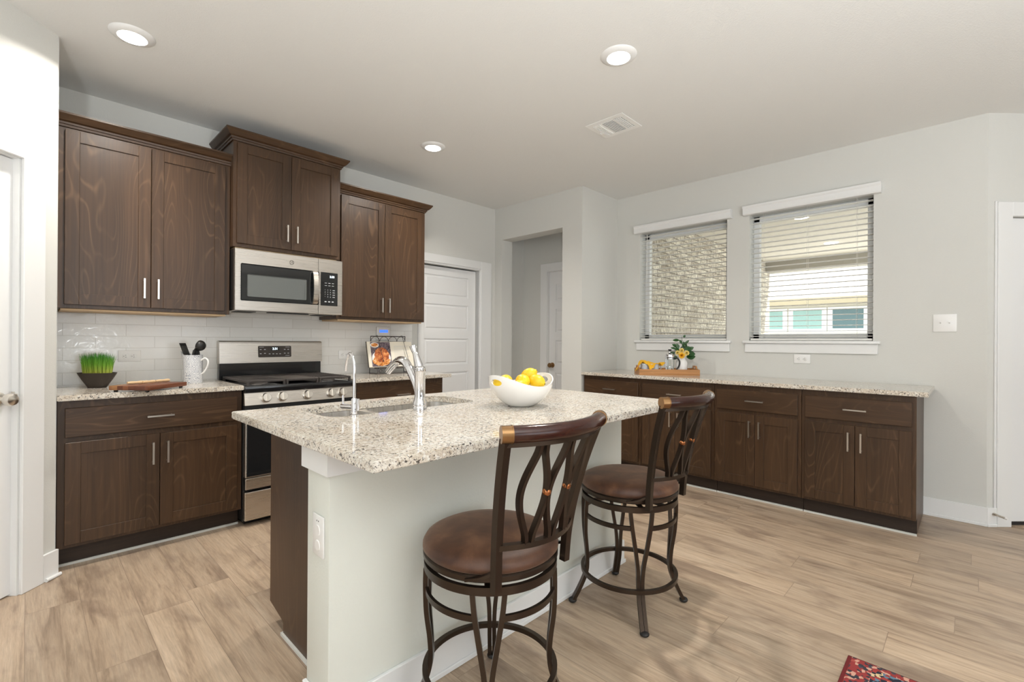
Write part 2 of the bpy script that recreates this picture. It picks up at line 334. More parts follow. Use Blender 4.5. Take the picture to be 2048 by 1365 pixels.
def ball(bm, c, r, sx=1, sy=1, sz=1, seg=16, rot=None):
    m = Matrix.Translation(c) @ (rot.to_4x4() if rot else Matrix.Identity(4)) @ Matrix.Diagonal((sx, sy, sz, 1))
    bmesh.ops.create_uvsphere(bm, u_segments=seg, v_segments=max(6, seg*2//3), radius=r, matrix=m)
def lathe(bm, prof, c=(0, 0, 0), seg=40, sx=1, sy=1, close=False):
    rings = []
    for r, z in prof:
        rings.append([bm.verts.new((c[0]+r*sx*math.cos(2*math.pi*i/seg), c[1]+r*sy*math.sin(2*math.pi*i/seg), c[2]+z)) for i in range(seg)])
    for a, b in zip(rings, rings[1:]):
        for i in range(seg): bm.faces.new((a[i], a[(i+1) % seg], b[(i+1) % seg], b[i]))
    if close:
        bm.faces.new(rings[0][::-1]); bm.faces.new(rings[-1])
def catmull(pts, n=6):
    P = [Vector(p) for p in pts]; out = []
    for i in range(len(P)-1):
        a, b, c, d = P[max(i-1, 0)], P[i], P[i+1], P[min(i+2, len(P)-1)]
        for k in range(n):
            t = k/n; out.append(0.5*((2*b) + (c-a)*t + (2*a-5*b+4*c-d)*t*t + (3*b-a-3*c+d)*t*t*t))
    out.append(P[-1]); return out
def sweep(bm, pts, w, h=None, ref=(0, 0, 1), seg=0, cyclic=False, radii=None):
    """square bar (seg=0, w along the side axis, h along ref) or round tube (seg>0) swept along points"""
    P = [Vector(p) for p in pts]; ref = Vector(ref); n = len(P); rings = []
    for i, p in enumerate(P):
        if cyclic: t = P[(i+1) % n]-P[i-1]
        else: t = P[min(i+1, n-1)]-P[max(i-1, 0)]
        t.normalize(); s = t.cross(ref)
        if s.length < 1e-4: s = t.cross(Vector((1, 0.1, 0)))
        s.normalize(); u = s.cross(t)
        k = radii[i] if radii else 1.0
        if seg: rings.append([bm.verts.new(p + (s*math.cos(2*math.pi*j/seg) + u*math.sin(2*math.pi*j/seg))*w*k) for j in range(seg)])
        else: rings.append([bm.verts.new(p + s*a*w/2*k + u*b_*h/2*k) for a, b_ in ((-1, -1), (1, -1), (1, 1), (-1, 1))])
    m = len(rings[0]); rr = list(zip(rings, rings[1:])) + ([(rings[-1], rings[0])] if cyclic else [])
    for a, b_ in rr:
        for j in range(m): bm.faces.new((a[j], a[(j+1) % m], b_[(j+1) % m], b_[j]))
    if not cyclic: bm.faces.new(rings[0][::-1]); bm.faces.new(rings[-1])
def prism(bm, pts, z0, z1):
    a = [bm.verts.new((x, y, z0)) for x, y in pts]; b = [bm.verts.new((x, y, z1)) for x, y in pts]
    n = len(pts); bm.faces.new(a[::-1]); bm.faces.new(b)
    for i in range(n): bm.faces.new((a[i], a[(i+1) % n], b[(i+1) % n], b[i]))
def rrect(x0, x1, y0, y1, r, n=6):
    out = []
    for cx, cy, a0 in ((x1-r, y1-r, 0), (x0+r, y1-r, 90), (x0+r, y0+r, 180), (x1-r, y0+r, 270)):
        for k in range(n+1): a = R(a0+90*k/n); out.append((cx+r*math.cos(a), cy+r*math.sin(a)))
    return out
def obj(name, bm, m, parent=None, smooth=True, center=True, angle=35, label=None):
    bmesh.ops.remove_doubles(bm, verts=bm.verts, dist=1e-6); bmesh.ops.recalc_face_normals(bm, faces=bm.faces)
    po = OFF.get(parent.name, Vector()) if parent else Vector()
    c = Vector()
    if center and bm.verts:
        xs = [v.co.x for v in bm.verts]; ys = [v.co.y for v in bm.verts]; zs = [v.co.z for v in bm.verts]
        c = Vector(((min(xs)+max(xs))/2, (min(ys)+max(ys))/2, min(zs)))
        bmesh.ops.translate(bm, verts=bm.verts, vec=-c)
    me = bpy.data.meshes.new(name); bm.to_mesh(me); bm.free()
    o = bpy.data.objects.new(name, me); COL.objects.link(o)
    me.materials.append(M[m] if isinstance(m, str) else m)
    if smooth:
        me.shade_smooth(); me.set_sharp_from_angle(angle=R(angle))
    o.parent = parent; o.location = c - po; OFF[o.name] = c
    if label: o['label'] = label
    return o
def thing(name, label, cat, loc=(0, 0, 0), rz=0.0, group=None):
    o = bpy.data.objects.new(name, None); COL.objects.link(o); o.empty_display_size = 0.05
    o.location = loc; o.rotation_euler = (0, 0, rz); o['label'] = label; o['category'] = cat
    if group: o['group'] = group
    OFF[o.name] = Vector(); return o
def tag(o, label, cat, group=None, kind=None):
    o['label'] = label; o['category'] = cat
    if group: o['group'] = group
    if kind: o['kind'] = kind
    return o
def struct(o): o['kind'] = 'structure'; return o
def boolean(o, cutbm, op='DIFFERENCE'):
    """cut a shape away and keep the result as plain mesh data (cutter given in o's own coordinates)"""
    bmesh.ops.recalc_face_normals(cutbm, faces=cutbm.faces)
    me = bpy.data.meshes.new('cut'); cutbm.to_mesh(me); cutbm.free(); c = bpy.data.objects.new('cut', me); COL.objects.link(c)
    c.parent = o; md = o.modifiers.new('b', 'BOOLEAN'); md.operation = op; md.object = c; md.solver = 'EXACT'
    bpy.context.view_layer.update(); dg = bpy.context.evaluated_depsgraph_get()
    nm = bpy.data.meshes.new_from_object(o.evaluated_get(dg)); o.modifiers.clear(); mats = [x for x in o.data.materials]
    o.data = nm
    nm.materials.clear(); [nm.materials.append(x) for x in mats]
    bpy.data.objects.remove(c); nm.set_sharp_from_angle(angle=R(35))
def copy_tree(o, parent=None):
    c = o.copy(); COL.objects.link(c)
    if parent: c.parent = parent
    for ch in list(o.children): copy_tree(ch, c)
    return c
def text(name, s, size, mtx, m, parent, ext=0.0004):
    """flat lettering turned into mesh; mtx places it in the thing's frame"""
    cu = bpy.data.curves.new('t', 'FONT'); cu.body = s; cu.size = size; cu.extrude = ext; cu.align_x = 'CENTER'; cu.align_y = 'CENTER'
    t = bpy.data.objects.new('t', cu); COL.objects.link(t); bpy.context.view_layer.update()
    me = bpy.data.meshes.new_from_object(t.evaluated_get(bpy.context.evaluated_depsgraph_get())); bpy.data.objects.remove(t)
    bm = nb(); bm.from_mesh(me); bmesh.ops.transform(bm, matrix=mtx, verts=bm.verts)
    if isinstance(name, bmesh.types.BMesh):
        t2 = bpy.data.meshes.new('t2'); bm.to_mesh(t2); bm.free(); name.from_mesh(t2); return
    return obj(name, bm, m, parent, smooth=False)
FACE_NY = Matrix.Rotation(R(90), 4, 'X')     # text facing -Y

# ------------------------------------------------------------------ room dimensions
H = 2.743; Yk = 3.9895; X1 = 3.8025; Y1 = 2.7487; Xw = 4.4424; Yr = -0.0741; PX, PY = 0.1025, 3.3283; ZC = 0.912
T = 0.17
# ---- floor, ceiling
bm = nb(); box(bm, -3.2, 5.9, -5.2, 4.4, -0.12, 0.0); struct(obj('floor', bm, 'floor', smooth=False, center=False))
bm = nb(); box(bm, -3.2, Xw+T, -5.2, 4.4, H, H+0.25); box(bm, Xw+T, 8.0, -5.2, 0.16, H, H+0.25); struct(obj('ceiling', bm, 'ceil', smooth=False, center=False))  # slab carried on unseen past the right wall to block stray sun
# ---- range wall with the pocket-door opening
bm = nb(); dx0, dx1, dz = 2.80, 3.557, 2.01
box(bm, -1.2, dx0, Yk, Yk+T, 0, H); box(bm, dx1, 4.75, Yk, Yk+T, 0, H); box(bm, dx0, dx1, Yk, Yk+T, dz, H)
struct(obj('wall_back', bm, 'wall', smooth=False, center=False))
# ---- boxed-out hall wall with cased opening
oy0, oy1, oz = 2.993, 3.872, 2.372
bm = nb(); box(bm, X1, X1+T, Y1, oy0, 0, H); box(bm, X1, X1+T, oy1, Yk, 0, H); box(bm, X1, X1+T, oy0, oy1, oz, H)
box(bm, X1+T, Xw+T, Y1, Y1+0.14, 0, H)
struct(obj('wall_hall_opening', bm, 'wall', smooth=False, center=False))
XH = 4.30; hy0, hy1, hz = 2.87, 3.60, 2.04
bm = nb(); box(bm, XH, XH+0.12, hy1, Yk, 0, H); box(bm, XH, XH+0.12, Y1+0.14, hy1, hz, H)
struct(obj('wall_hall', bm, 'wall', smooth=False, center=False))
# ---- window wall
wz0, wz1 = 1.225, 2.335
W1 = (1.60, 2.475); W2 = (0.533, 1.408)
bm = nb(); x0, x1 = Xw, Xw+T
box(bm, x0, x1, Yr, W2[0], 0, H); box(bm, x0, x1, W2[1], W1[0], 0, H); box(bm, x0, x1, W1[1], Y1, 0, H)
for a in (W1, W2): box(bm, x0, x1, a[0], a[1], 0, wz0); box(bm, x0, x1, a[0], a[1], wz1, H)
struct(obj('wall_windows', bm, 'wall', smooth=False, center=False))
# ---- diagonal right wall with exterior door (local x runs along the wall, front faces -y local)
def local_struct(name, loc, rz, bm, m, smooth=False):
    o = obj(name, bm, m, smooth=smooth, center=False); o.location = loc; o.rotation_euler = (0, 0, rz); return struct(o)
RD = (Xw, Yr, 0); RR = R(-45)
ds0, ds1, dzr = 0.156, 1.06, 2.047
bm = nb(); box(bm, 0, ds0-0.004, 0, T, 0, H); box(bm, ds1, 1.45, 0, T, 0, H); box(bm, ds0-0.004, ds1, 0, T, dzr+0.006, H)
local_struct('wall_right_diagonal', RD, RR, bm, 'wall')
bm = nb(); box(bm, 5.46, 5.63, -5.1, -1.09, 0, H); struct(obj('wall_right', bm, 'wall', smooth=False, center=False))
# ---- diagonal pantry wall on the left (local x runs down-left from the corner, room side is +y local -> use rz)
LD = (PX, PY, 0); LR = R(45)          # local +x points to (1,1)/sqrt2, wall spans x<0, room side is -y
bm = nb(); pz = 2.05
box(bm, -0.17, 0.0, 0, 0.12, 0, H); box(bm, -1.5, -0.95, 0, 0.12, 0, H); box(bm, -0.95, -0.17, 0, 0.12, pz, H)
local_struct('wall_left_diagonal', LD, LR, bm, 'wall')
bm = nb(); box(bm, PX-0.12, PX+0.004, PY+0.005, Yk, 0, H); struct(obj('wall_left_return', bm, 'wall', smooth=False, center=False))
bm = nb(); box(bm, -3.1, -0.93, 2.26, 2.4, 0, H); struct(obj('wall_left_rear', bm, 'wall', smooth=False, center=False))
# ---- walls behind the camera with big openings for daylight
bm = nb(); box(bm, -3.1, -0.6, -5.1, -4.93, 0, H); box(bm, 3.0, 5.6, -5.1, -4.93, 0, H); box(bm, -0.6, 3.0, -5.1, -4.93, 0, 0.4); box(bm, -0.6, 3.0, -5.1, -4.93, 2.45, H)
struct(obj('wall_rear', bm, 'wall', smooth=False, center=False))
bm = nb(); box(bm, -3.1, -2.95, -4.95, -2.8, 0, H); box(bm, -3.1, -2.95, 0.0, 2.3, 0, H); box(bm, -3.1, -2.95, -2.8, 0, 0, 0.4); box(bm, -3.1, -2.95, -2.8, 0, 2.45, H)
struct(obj('wall_left', bm, 'wall', smooth=False, center=False))

# ---- doors --------------------------------------------------------------
def door_slab(W_, H_, t, panels, y=0.0, x0=0.0, z0=0.008):
    """five-panel slab, front face at y, thickness t behind"""
    bm = nb(); box(bm, x0, x0+W_, y+0.008, y+t, z0, z0+H_)
    sw = 0.105; zs = panels
    # stiles and rails proud of the recessed field
    box(bm, x0, x0+sw, y, y+0.010, z0, z0+H_); box(bm, x0+W_-sw, x0+W_, y, y+0.010, z0, z0+H_)
    edges = [z0] + [v for p in zs for v in p] + [z0+H_]
    for i in range(0, len(edges), 2): box(bm, x0+sw, x0+W_-sw, y, y+0.010, edges[i], edges[i+1])
    for a, b_ in zs:     # raised centre of each panel with sloped border
        r = bmesh.ops.create_cube(bm, size=1.0, matrix=Matrix.Translation((x0+W_/2, y+0.006, (a+b_)/2)) @ Matrix.Diagonal((W_-2*sw-0.03, 0.008, b_-a-0.03, 1)))
        for v in r['verts']:
            if v.co.y < y+0.006:
                v.co.x += 0.014*(1 if v.co.x < x0+W_/2 else -1); v.co.z += 0.014*(1 if v.co.z < (a+b_)/2 else -1)
    return bm
def panels5(z0, z1, gap=0.115):
    n = 5; ph = (z1-z0-gap*(n-1))/n
    return [(z0+i*(ph+gap), z0+i*(ph+gap)+ph) for i in range(n)]
def casing(x0, x1, z1, w, y=-0.018, t=0.018, head=None, step=True):
    head = head or w; bm = nb()
    box(bm, x0-w, x0, y, y+t, 0, z1+head, 0.003); box(bm, x1, x1+w, y, y+t, 0, z1+head, 0.003); box(bm, x0, x1, y, y+t, z1, z1+head, 0.003)
    return bm
# door 1: pantry door on the left diagonal wall
d1 = obj('door_1', door_slab(0.76, 2.035, 0.035, panels5(0.2, 1.90), 0.03, -0.945), 'door_white', smooth=False, center=False)
d1.location = LD; d1.rotation_euler = (0, 0, LR); struct(d1); OFF[d1.name] = Vector()
bm = nb(); box(bm, -0.185, -0.17, 0.0, 0.12, 0, pz+0.0); box(bm, -0.95, -0.93, 0.0, 0.12, 0, pz); box(bm, -0.95, -0.17, 0, 0.12, pz-0.003, pz+0.012)
box(bm, -0.196, -0.185, 0.066, 0.085, 0, pz)
obj('door_jamb', bm, 'white', d1, smooth=False)
kx, kz = -0.245, 0.925
bm = nb(); lathe(bm, [(0.0001, 0), (0.033, 0), (0.033, 0.006), (0.026, 0.012), (0.012, 0.014), (0.011, 0.03), (0.018, 0.036), (0.028, 0.047), (0.030, 0.06), (0.025, 0.072), (0.012, 0.078), (0.0001, 0.079)], seg=32)
bmesh.ops.transform(bm, matrix=Matrix.Translation((kx, 0.03, kz)) @ Matrix.Rotation(R(90), 4, 'X'), verts=bm.verts)
obj('door_knob', bm, 'nickel', d1, label='satin nickel round knob')
bm = nb(); box(bm, -0.1865, -0.184, 0.012, 0.045, kz-0.03, kz+0.03, 0.001); box(bm, -0.188, -0.186, 0.0, 0.012, kz-0.022, kz+0.022, 0.001); obj('strike_plate', bm, 'nickel', d1)
t1 = obj('trim_1', casing(-0.935, -0.178, pz, 0.105, head=0.105), 'white', center=False); t1.location = LD; t1.rotation_euler = (0, 0, LR); struct(t1)
bm = nb(); box(bm, -0.072, 0.010, -0.014, 0.0, 0, 0.135, 0.002); sweep(bm, [(-0.064, -0.021, 0.009), (0.012, -0.021, 0.009)], 0.009, seg=10)
o = obj('baseboard_left', bm, 'white', center=False); o.location = LD; o.rotation_euler = (0, 0, LR); struct(o)
# door 2: pocket door on the range wall
bm = door_slab(0.80, 1.985, 0.035, [(0.32, 0.52), (0.60, 0.87), (0.955, 1.232), (1.325, 1.598), (1.68, 1.905)], Yk+0.055, 2.752)
d2 = obj('door_2', bm, 'door_white', smooth=False, center=False); struct(d2); OFF[d2.name] = Vector()
bm = nb(); cyl(bm, (2.825, Yk+0.052, 1.035), (2.825, Yk+0.056, 1.035), 0.027, seg=28); cyl(bm, (2.825, Yk+0.049, 1.035), (2.825, Yk+0.053, 1.035), 0.015, seg=20)
obj('flush_pull', bm, 'nickel', d2)
bm = nb(); x_0, x_1 = 2.80, 3.557
box(bm, 2.735, 2.80, Yk-0.018, Yk, 0, 2.105, 0.003); box(bm, x_1+0.02, 3.735, Yk-0.018, Yk, 0, 2.105, 0.003); box(bm, 2.80, x_1+0.02, Yk-0.018, Yk, 2.02, 2.105, 0.003)
box(bm, x_1, x_1+0.02, Yk-0.006, Yk+0.05, 0, 2.01); box(bm, x_1, x_1+0.02, Yk+0.095, Yk+T, 0, 2.01); box(bm, 2.80, x_1+0.02, Yk-0.006, Yk+0.05, 2.005, 2.03)
struct(obj('trim_2', bm, 'white', center=False))
bm = nb(); box(bm, 2.6, 3.75, Yk+T, Yk+T+0.02, 0, 2.2); struct(obj('dark_backing', bm, 'void', smooth=False))  # near-black sheet closing the opening behind the pocket door
# door 3: hall door
o3 = obj('door_3', door_slab(0.60, 2.02, 0.035, [(0.2, 0.46), (0.565, 0.84), (0.945, 1.22), (1.32, 1.59), (1.69, 1.88)], 0.03, 0.0), 'door_white', smooth=False, center=False)
o3.location = (XH, hy1+0.005, 0); o3.rotation_euler = (0, 0, R(-90)); struct(o3); OFF[o3.name] = Vector()
bm = nb(); lathe(bm, [(0.0001, 0), (0.03, 0), (0.03, 0.006), (0.012, 0.012), (0.012, 0.03), (0.026, 0.045), (0.028, 0.058), (0.02, 0.07), (0.0001, 0.074)], seg=24)
bmesh.ops.transform(bm, matrix=Matrix.Translation((0.06, 0.03, 0.93)) @ Matrix.Rotation(R(90), 4, 'X'), verts=bm.verts)
obj('door_knob', bm, M['gold'], o3, label='bronze round knob')
bm = casing(0.0, 0.605, hz-0.01, 0.10, head=0.10); box(bm, -0.012, 0.004, -0.004, 0.12, 0, hz); box(bm, 0, 0.605, -0.004, 0.12, hz-0.012, hz+0.003); box(bm, 0.004, 0.016, 0.066, 0.08, 0, hz)
o = obj('trim_3', bm, 'white', center=False); o.location = (XH, hy1, 0); o.rotation_euler = (0, 0, R(-90)); struct(o)
# door 4: exterior door on the right diagonal wall
d4 = obj('door_4', nb(), 'door_white', center=False); bpy.data.objects.remove(d4)
bm = nb(); box(bm, ds0, ds1-0.006, 0.004, 0.044, 0.03, dzr, 0.002)
for (a, b_) in ((0.25, 0.85), (1.05, 1.85)):
    for s in (0.13, 0.5):
        box(bm, ds0+s, ds0+s+0.27, -0.002, 0.006, a, a+0.02); box(bm, ds0+s, ds0+s+0.27, -0.002, 0.006, b_-0.02, b_); box(bm, ds0+s, ds0+s+0.02, -0.002, 0.006, a, b_); box(bm, ds0+s+0.25, ds0+s+0.27, -0.002, 0.006, a, b_)
d4 = obj('door_4', bm, 'door_white', smooth=False, center=False); d4.location = RD; d4.rotation_euler = (0, 0, RR); struct(d4); OFF[d4.name] = Vector()
for z in (0.332, 1.078, 1.826):
    bm = nb(); box(bm, ds0-0.008, ds0+0.008, -0.003, 0.004, z-0.05, z+0.05); cyl(bm, (ds0, -0.005, z-0.052), (ds0, -0.005, z+0.052), 0.005, seg=10); obj('hinge', bm, 'nickel', d4)
bm = nb(); box(bm, ds0+0.004, ds1-0.01, 0.006, 0.042, 0.006, 0.03); obj('door_sweep', bm, 'rubber', d4, label='black rubber sweep')
bm = nb(); box(bm, ds0, ds1, -0.02, 0.12, 0.0, 0.006); o = obj('threshold', bm, 'floor', d4, smooth=False)
bm = nb(); box(bm, 0.055, ds0-0.004, -0.018, 0.0, 0, 2.15, 0.003); box(bm, ds1, ds1+0.1, -0.018, 0, 0, 2.15, 0.003); box(bm, ds0-0.004, ds1, -0.018, 0, dzr+0.008, 2.15, 0.003)
box(bm, 0.043, 0.055, -0.010, 0.0, 0, 2.156, 0.002)
o = obj('trim_4', bm, 'white', center=False); o.location = RD; o.rotation_euler = (0, 0, RR); struct(o)
# baseboard right + little spring stop
bm = nb(); box(bm, Xw-0.014, Xw, Yr-0.004, 0.27, 0, 0.125, 0.002); box(bm, Xw-0.02, Xw-0.013, Yr-0.004, 0.27, 0, 0.02, 0.003)
struct(obj('baseboard_right', bm, 'white', center=False))
bm = nb(); box(bm, -0.008, 0.056, -0.014, 0, 0, 0.125, 0.002); box(bm, -0.01, 0.056, -0.02, -0.013, 0, 0.02, 0.003)
o = obj('baseboard_diagonal', bm, 'white', center=False); o.location = RD; o.rotation_euler = (0, 0, RR); struct(o)
t = thing('door_stop', 'small nickel spring door stop on white baseboard beside the right door', 'door stop', (Xw+0.012, Yr-0.035, 0.085), R(-45))
bm = nb(); cyl(bm, (0, 0, 0), (0, -0.012, 0), 0.012, 0.008, 16)
sp = [(0.006*math.cos(k*0.9), -0.010-0.0011*k, 0.006*math.sin(k*0.9)) for k in range(60)]
sweep(bm, sp, 0.0016, seg=6, ref=(0, 1, 0.01)); obj('spring', bm, 'nickel', t)
bm = nb(); cyl(bm, (0, -0.074, 0), (0, -0.086, 0), 0.008, 0.007, 14); obj('rubber_tip', bm, 'plastic', t)

# ---- windows ------------------------------------------------------------
def window(i, a, label):
    xg = Xw+0.115
    bm = nb(); fw_ = 0.05
    box(bm, xg, xg+0.05, a[0], a[0]+fw_, wz0, wz1, 0.003); box(bm, xg, xg+0.05, a[1]-fw_, a[1], wz0, wz1, 0.003)
    box(bm, xg, xg+0.05, a[0], a[1], wz0, wz0+fw_+0.01, 0.003); box(bm, xg, xg+0.05, a[0], a[1], wz1-fw_, wz1, 0.003)
    w = obj('window_%d' % i, bm, 'white', center=False); struct(w); OFF[w.name] = Vector()
    bm = nb(); box(bm, xg+0.02, xg+0.026, a[0]+fw_, a[1]-fw_, wz0+fw_, wz1-fw_); obj('window_pane', bm, 'pane', w, smooth=False)
    bm = nb(); box(bm, Xw-0.03, xg, a[0]+0.001, a[1]-0.001, wz0-0.002, wz0+0.001); box(bm, Xw-0.035, Xw, a[0]-0.045, a[1]+0.045, wz0-0.022, wz0, 0.004, 2); box(bm, Xw-0.016, Xw, a[0]-0.03, a[1]+0.03, wz0-0.10, wz0-0.022, 0.003)
    s = obj('window_sill', bm, 'white', w)
    # blinds: head rail valance, slats, cords, bottom rail
    t = thing('window_blind', label, 'blind', (Xw-0.005, (a[0]+a[1])/2, wz0), 0, 'white horizontal window blinds')
    cy = 0.0; hw = (a[1]-a[0])/2-0.006; xs = 0.045; Hb = wz1-wz0
    bm = nb(); prof = [(-0.012, Hb-0.006), (-0.06, Hb-0.006), (-0.066, Hb+0.004), (-0.066, Hb+0.044), (-0.074, Hb+0.056), (-0.074, Hb+0.07), (-0.012, Hb+0.07)]
    vv = []
    for y in (-(hw+0.055), hw+0.048): vv.append([bm.verts.new((x+0.012+0.004, y, z)) for x, z in prof])
    k = len(prof); bm.faces.new(vv[0]); bm.faces.new(vv[1][::-1])
    for j in range(k): bm.faces.new((vv[0][j], vv[0][(j+1) % k], vv[1][(j+1) % k], vv[1][j]))
    obj('valance', bm, 'white', t, angle=20)
    n = 25; z_hi, z_lo = Hb-0.035, 0.04
    for j in range(n):
        z = z_lo+(z_hi-z_lo)*j/(n-1); bm = nb()
        P = [(xs-0.024, z-0.001), (xs-0.008, z+0.0015), (xs+0.008, z+0.0015), (xs+0.024, z-0.001)]
        va = [[bm.verts.new((x, y, zz+dz_)) for x, zz in P for dz_ in (0,)] + [bm.verts.new((x, y, zz-0.0028)) for x, zz in P[::-1]] for y in (-hw, hw)]
        bm.faces.new(va[0]); bm.faces.new(va[1][::-1])
        for q in range(8): bm.faces.new((va[0][q], va[0][(q+1) % 8], va[1][(q+1) % 8], va[1][q]))
        obj('slat', bm, 'blind', t, smooth=False)
    bm = nb(); box(bm, xs-0.025, xs+0.025, -hw, hw, 0.004, 0.02, 0.003); obj('bottom_rail', bm, 'blind', t)
    for y in ((-hw+0.1, 0, hw-0.1) if i == 2 else (-hw+0.13, hw-0.13)):
        bm = nb()
        for dx in (-0.025, 0.025): cyl(bm, (xs+dx, y, 0.01), (xs+dx, y, Hb), 0.0009, seg=6)
        obj('ladder_cord', bm, 'blind', t)
    if i == 1:
        bm = nb(); cyl(bm, (0.012, hw-0.07, Hb-0.02), (0.010, hw-0.07, Hb-0.48), 0.003, seg=8); obj('tilt_wand', bm, 'blind', t)
window(1, W1, 'white horizontal blind over the left window, in front of the brick wall')
window(2, W2, 'white horizontal blind over the right window, in front of the neighbouring roof')

# ---- outside the windows -------------------------------------------------
BY = 2.80
bm = nb(); box(bm, Xw+T+0.001, 10.0, BY, BY+0.3, -0.1, 2.75); struct(obj('wall_patio_brick', bm, 'brick', smooth=False, center=False))
bm = nb(); box(bm, Xw+0.1, 10.1, 0.1, 3.1, 2.75, 2.95); box(bm, 8.01, 10.1, -1.2, 0.18, 2.75, 2.95); box(bm, 6.6, 6.63, 0.2, BY, 2.742, 2.75); struct(obj('ceiling_patio', bm, 'soffit', smooth=False, center=False))
bm = nb(); box(bm, 9.75, 10.02, -1.2, BY-0.001, 2.54, 2.749); struct(obj('trim_5', bm, 'beam', smooth=False, center=False))
bm = nb(); box(bm, Xw+T, 40, -20, 25, -0.25, -0.121); struct(obj('ground', bm, 'concrete', smooth=False))
for x, y, l_ in ((6.6, 1.5, 'round recessed light in the patio ceiling, nearer to the window'), (8.6, 1.55, 'round recessed light in the patio ceiling, nearer to the beam')):
    bm = nb(); lathe(bm, [(0.0001, -0.006), (0.075, -0.008), (0.095, 0)], (x, y, 2.749)); tag(obj('patio_light', bm, 'lamp'), l_, 'ceiling light', 'patio ceiling lights')
hx = 20.0
t = thing('neighbouring_house', 'cream neighbouring house with pale roof and teal windows beyond the right window', 'house', (hx, 3, -0.12))
def hw_(y, z): return (0, y-3, z+0.12)
bm = nb(); box(bm, 0, 6, -13, 12, 0, 2.95); obj('wall', bm, 'house_wall', t, smooth=False)
bm = nb(); v = [bm.verts.new(p) for p in ((-0.6, -13.5, 2.98), (-0.6, 12.5, 2.98), (7, 12.5, 7.2), (7, -13.5, 7.2), (-0.6, -13.5, 2.90), (-0.6, 12.5, 2.90), (7, 12.5, 7.1), (7, -13.5, 7.1))]
for f in ((0, 1, 2, 3), (7, 6, 5, 4), (0, 4, 5, 1), (1, 5, 6, 2), (2, 6, 7, 3), (3, 7, 4, 0)): bm.faces.new([v[k] for k in f])
obj('roof', bm, 'shingle', t, smooth=False)
bm = nb(); box(bm, -0.64, -0.5, -13.5, 12.5, 2.72, 2.93); box(bm, -0.5, 0, -13.5, 12.5, 2.72, 2.76); obj('fascia', bm, 'fascia', t, smooth=False)
for (y0, y1, mm) in ((5.13, 6.0, 'teal'), (3.87, 4.78, 'teal'), (2.65, 3.54, 'teal_dk'), (1.45, 2.32, 'teal')):
    bm = nb(); zz0, zz1 = 1.86, 2.54
    box(bm, -0.06, 0, y0-3-0.15, y1-3+0.15, zz0-0.12, zz1+0.08); f = obj('window_frame', bm, 'white', t, smooth=False)
    bm = nb(); box(bm, -0.07, -0.055, y0-3, y1-3, zz0, zz1); obj('shade', bm, mm, f, smooth=False)

# ------------------------------------------------------------------ cabinets
def shaker(bm, x0, x1, z0, z1, y0, t=0.019, sw=0.062, rec=0.007):
    """frame-and-panel door; y0 = back plane, front at y0-t"""
    box(bm, x0, x0+sw, y0-t, y0, z0, z1, 0.0015); box(bm, x1-sw, x1, y0-t, y0, z0, z1, 0.0015)
    box(bm, x0+sw, x1-sw, y0-t, y0, z0, z0+sw, 0.0008); box(bm, x0+sw, x1-sw, y0-t, y0, z1-sw, z1, 0.0008)
    box(bm, x0+sw-0.002, x1-sw+0.002, y0-t+rec, y0-0.003, z0+sw-0.002, z1-sw+0.002)
def pull(t, door, p0, p1, y):
    """bar pull between two points on the face plane y"""
    bm = nb(); d = 0.028; a = Vector((p0[0], y-d, p0[1])); b_ = Vector((p1[0], y-d, p1[1])); sweep(bm, [a, b_], 0.009, 0.009, ref=(0, 1, 0))
    e = (b_-a)*0.08
    for q in (a+e, b_-e): cyl(bm, q, (q.x, y, q.z), 0.0045, seg=10)
    return obj('handle', bm, 'nickel', door)
def crown(t, x0, x1, y, z, prof, left=True, right=True, depth=0.3):
    """mitred crown; prof = [(out, up)]"""
    bm = nb(); rings = []
    for o_, u_ in prof:
        pts = []
        if left: pts += [(x0-o_, y+depth), (x0-o_, y-o_)]
        else: pts += [(x0, y-o_)]
        if right: pts += [(x1+o_, y-o_), (x1+o_, y+depth)]
        else: pts += [(x1, y-o_)]
        rings.append([bm.verts.new((px, py, z+u_)) for px, py in pts])
    rings.append([bm.verts.new((max(min(v.co.x, x1-0.005), x0+0.005), max(v.co.y, y+0.02), z+prof[-1][1])) for v in rings[-1]])
    for a, b_ in zip(rings, rings[1:]):
        for j in range(len(a)-1): bm.faces.new((a[j], a[j+1], b_[j+1], b_[j]))
    return obj('crown_moulding', bm, 'wood_h', t, smooth=True, angle=20)
PROF = [(0.0, 0), (0.008, 0.002), (0.010, 0.014), (0.016, 0.016), (0.018, 0.026), (0.030, 0.032), (0.042, 0.046), (0.050, 0.058), (0.054, 0.062), (0.054, 0.072)]
def upper(label, x0, x1, depth, z0, z1, split, cl, cr, dz0, dz1, hz0, hz1, mx=0.02, group='wall cabinets above the range counter'):
    W_ = x1-x0; t = thing('wall_cabinet', label, 'cabinet', (x0, Yk-depth, z0), 0, group)
    h = z1-z0; bm = nb(); box(bm, 0.0005, W_-0.0005, 0, depth-0.001, 0.012, h, 0.001); obj('body', bm, 'wood_v', t)
    bm = nb(); box(bm, 0.02, W_-0.02, 0.018, depth-0.02, 0.0, 0.011); obj('bottom_panel', bm, 'palewood', t, label='pale unstained underside')
    for k, (a, b_) in enumerate(((mx, split-x0-0.0015), (split-x0+0.0015, W_-mx))):
        bm = nb(); shaker(bm, a, b_, dz0-z0, dz1-z0, -0.0005); d = obj('door', bm, 'wood_v', t)
        hx_ = b_-0.033 if k == 0 else a+0.033; pull(t, d, (hx_, hz0-z0), (hx_, hz1-z0), -0.0195)
    crown(t, 0, W_, 0, h-0.004, PROF, cl, cr, depth-0.001)
    return t
XB = 0.122; XB1 = 0.972; XB2 = 1.734; XB3 = 2.586
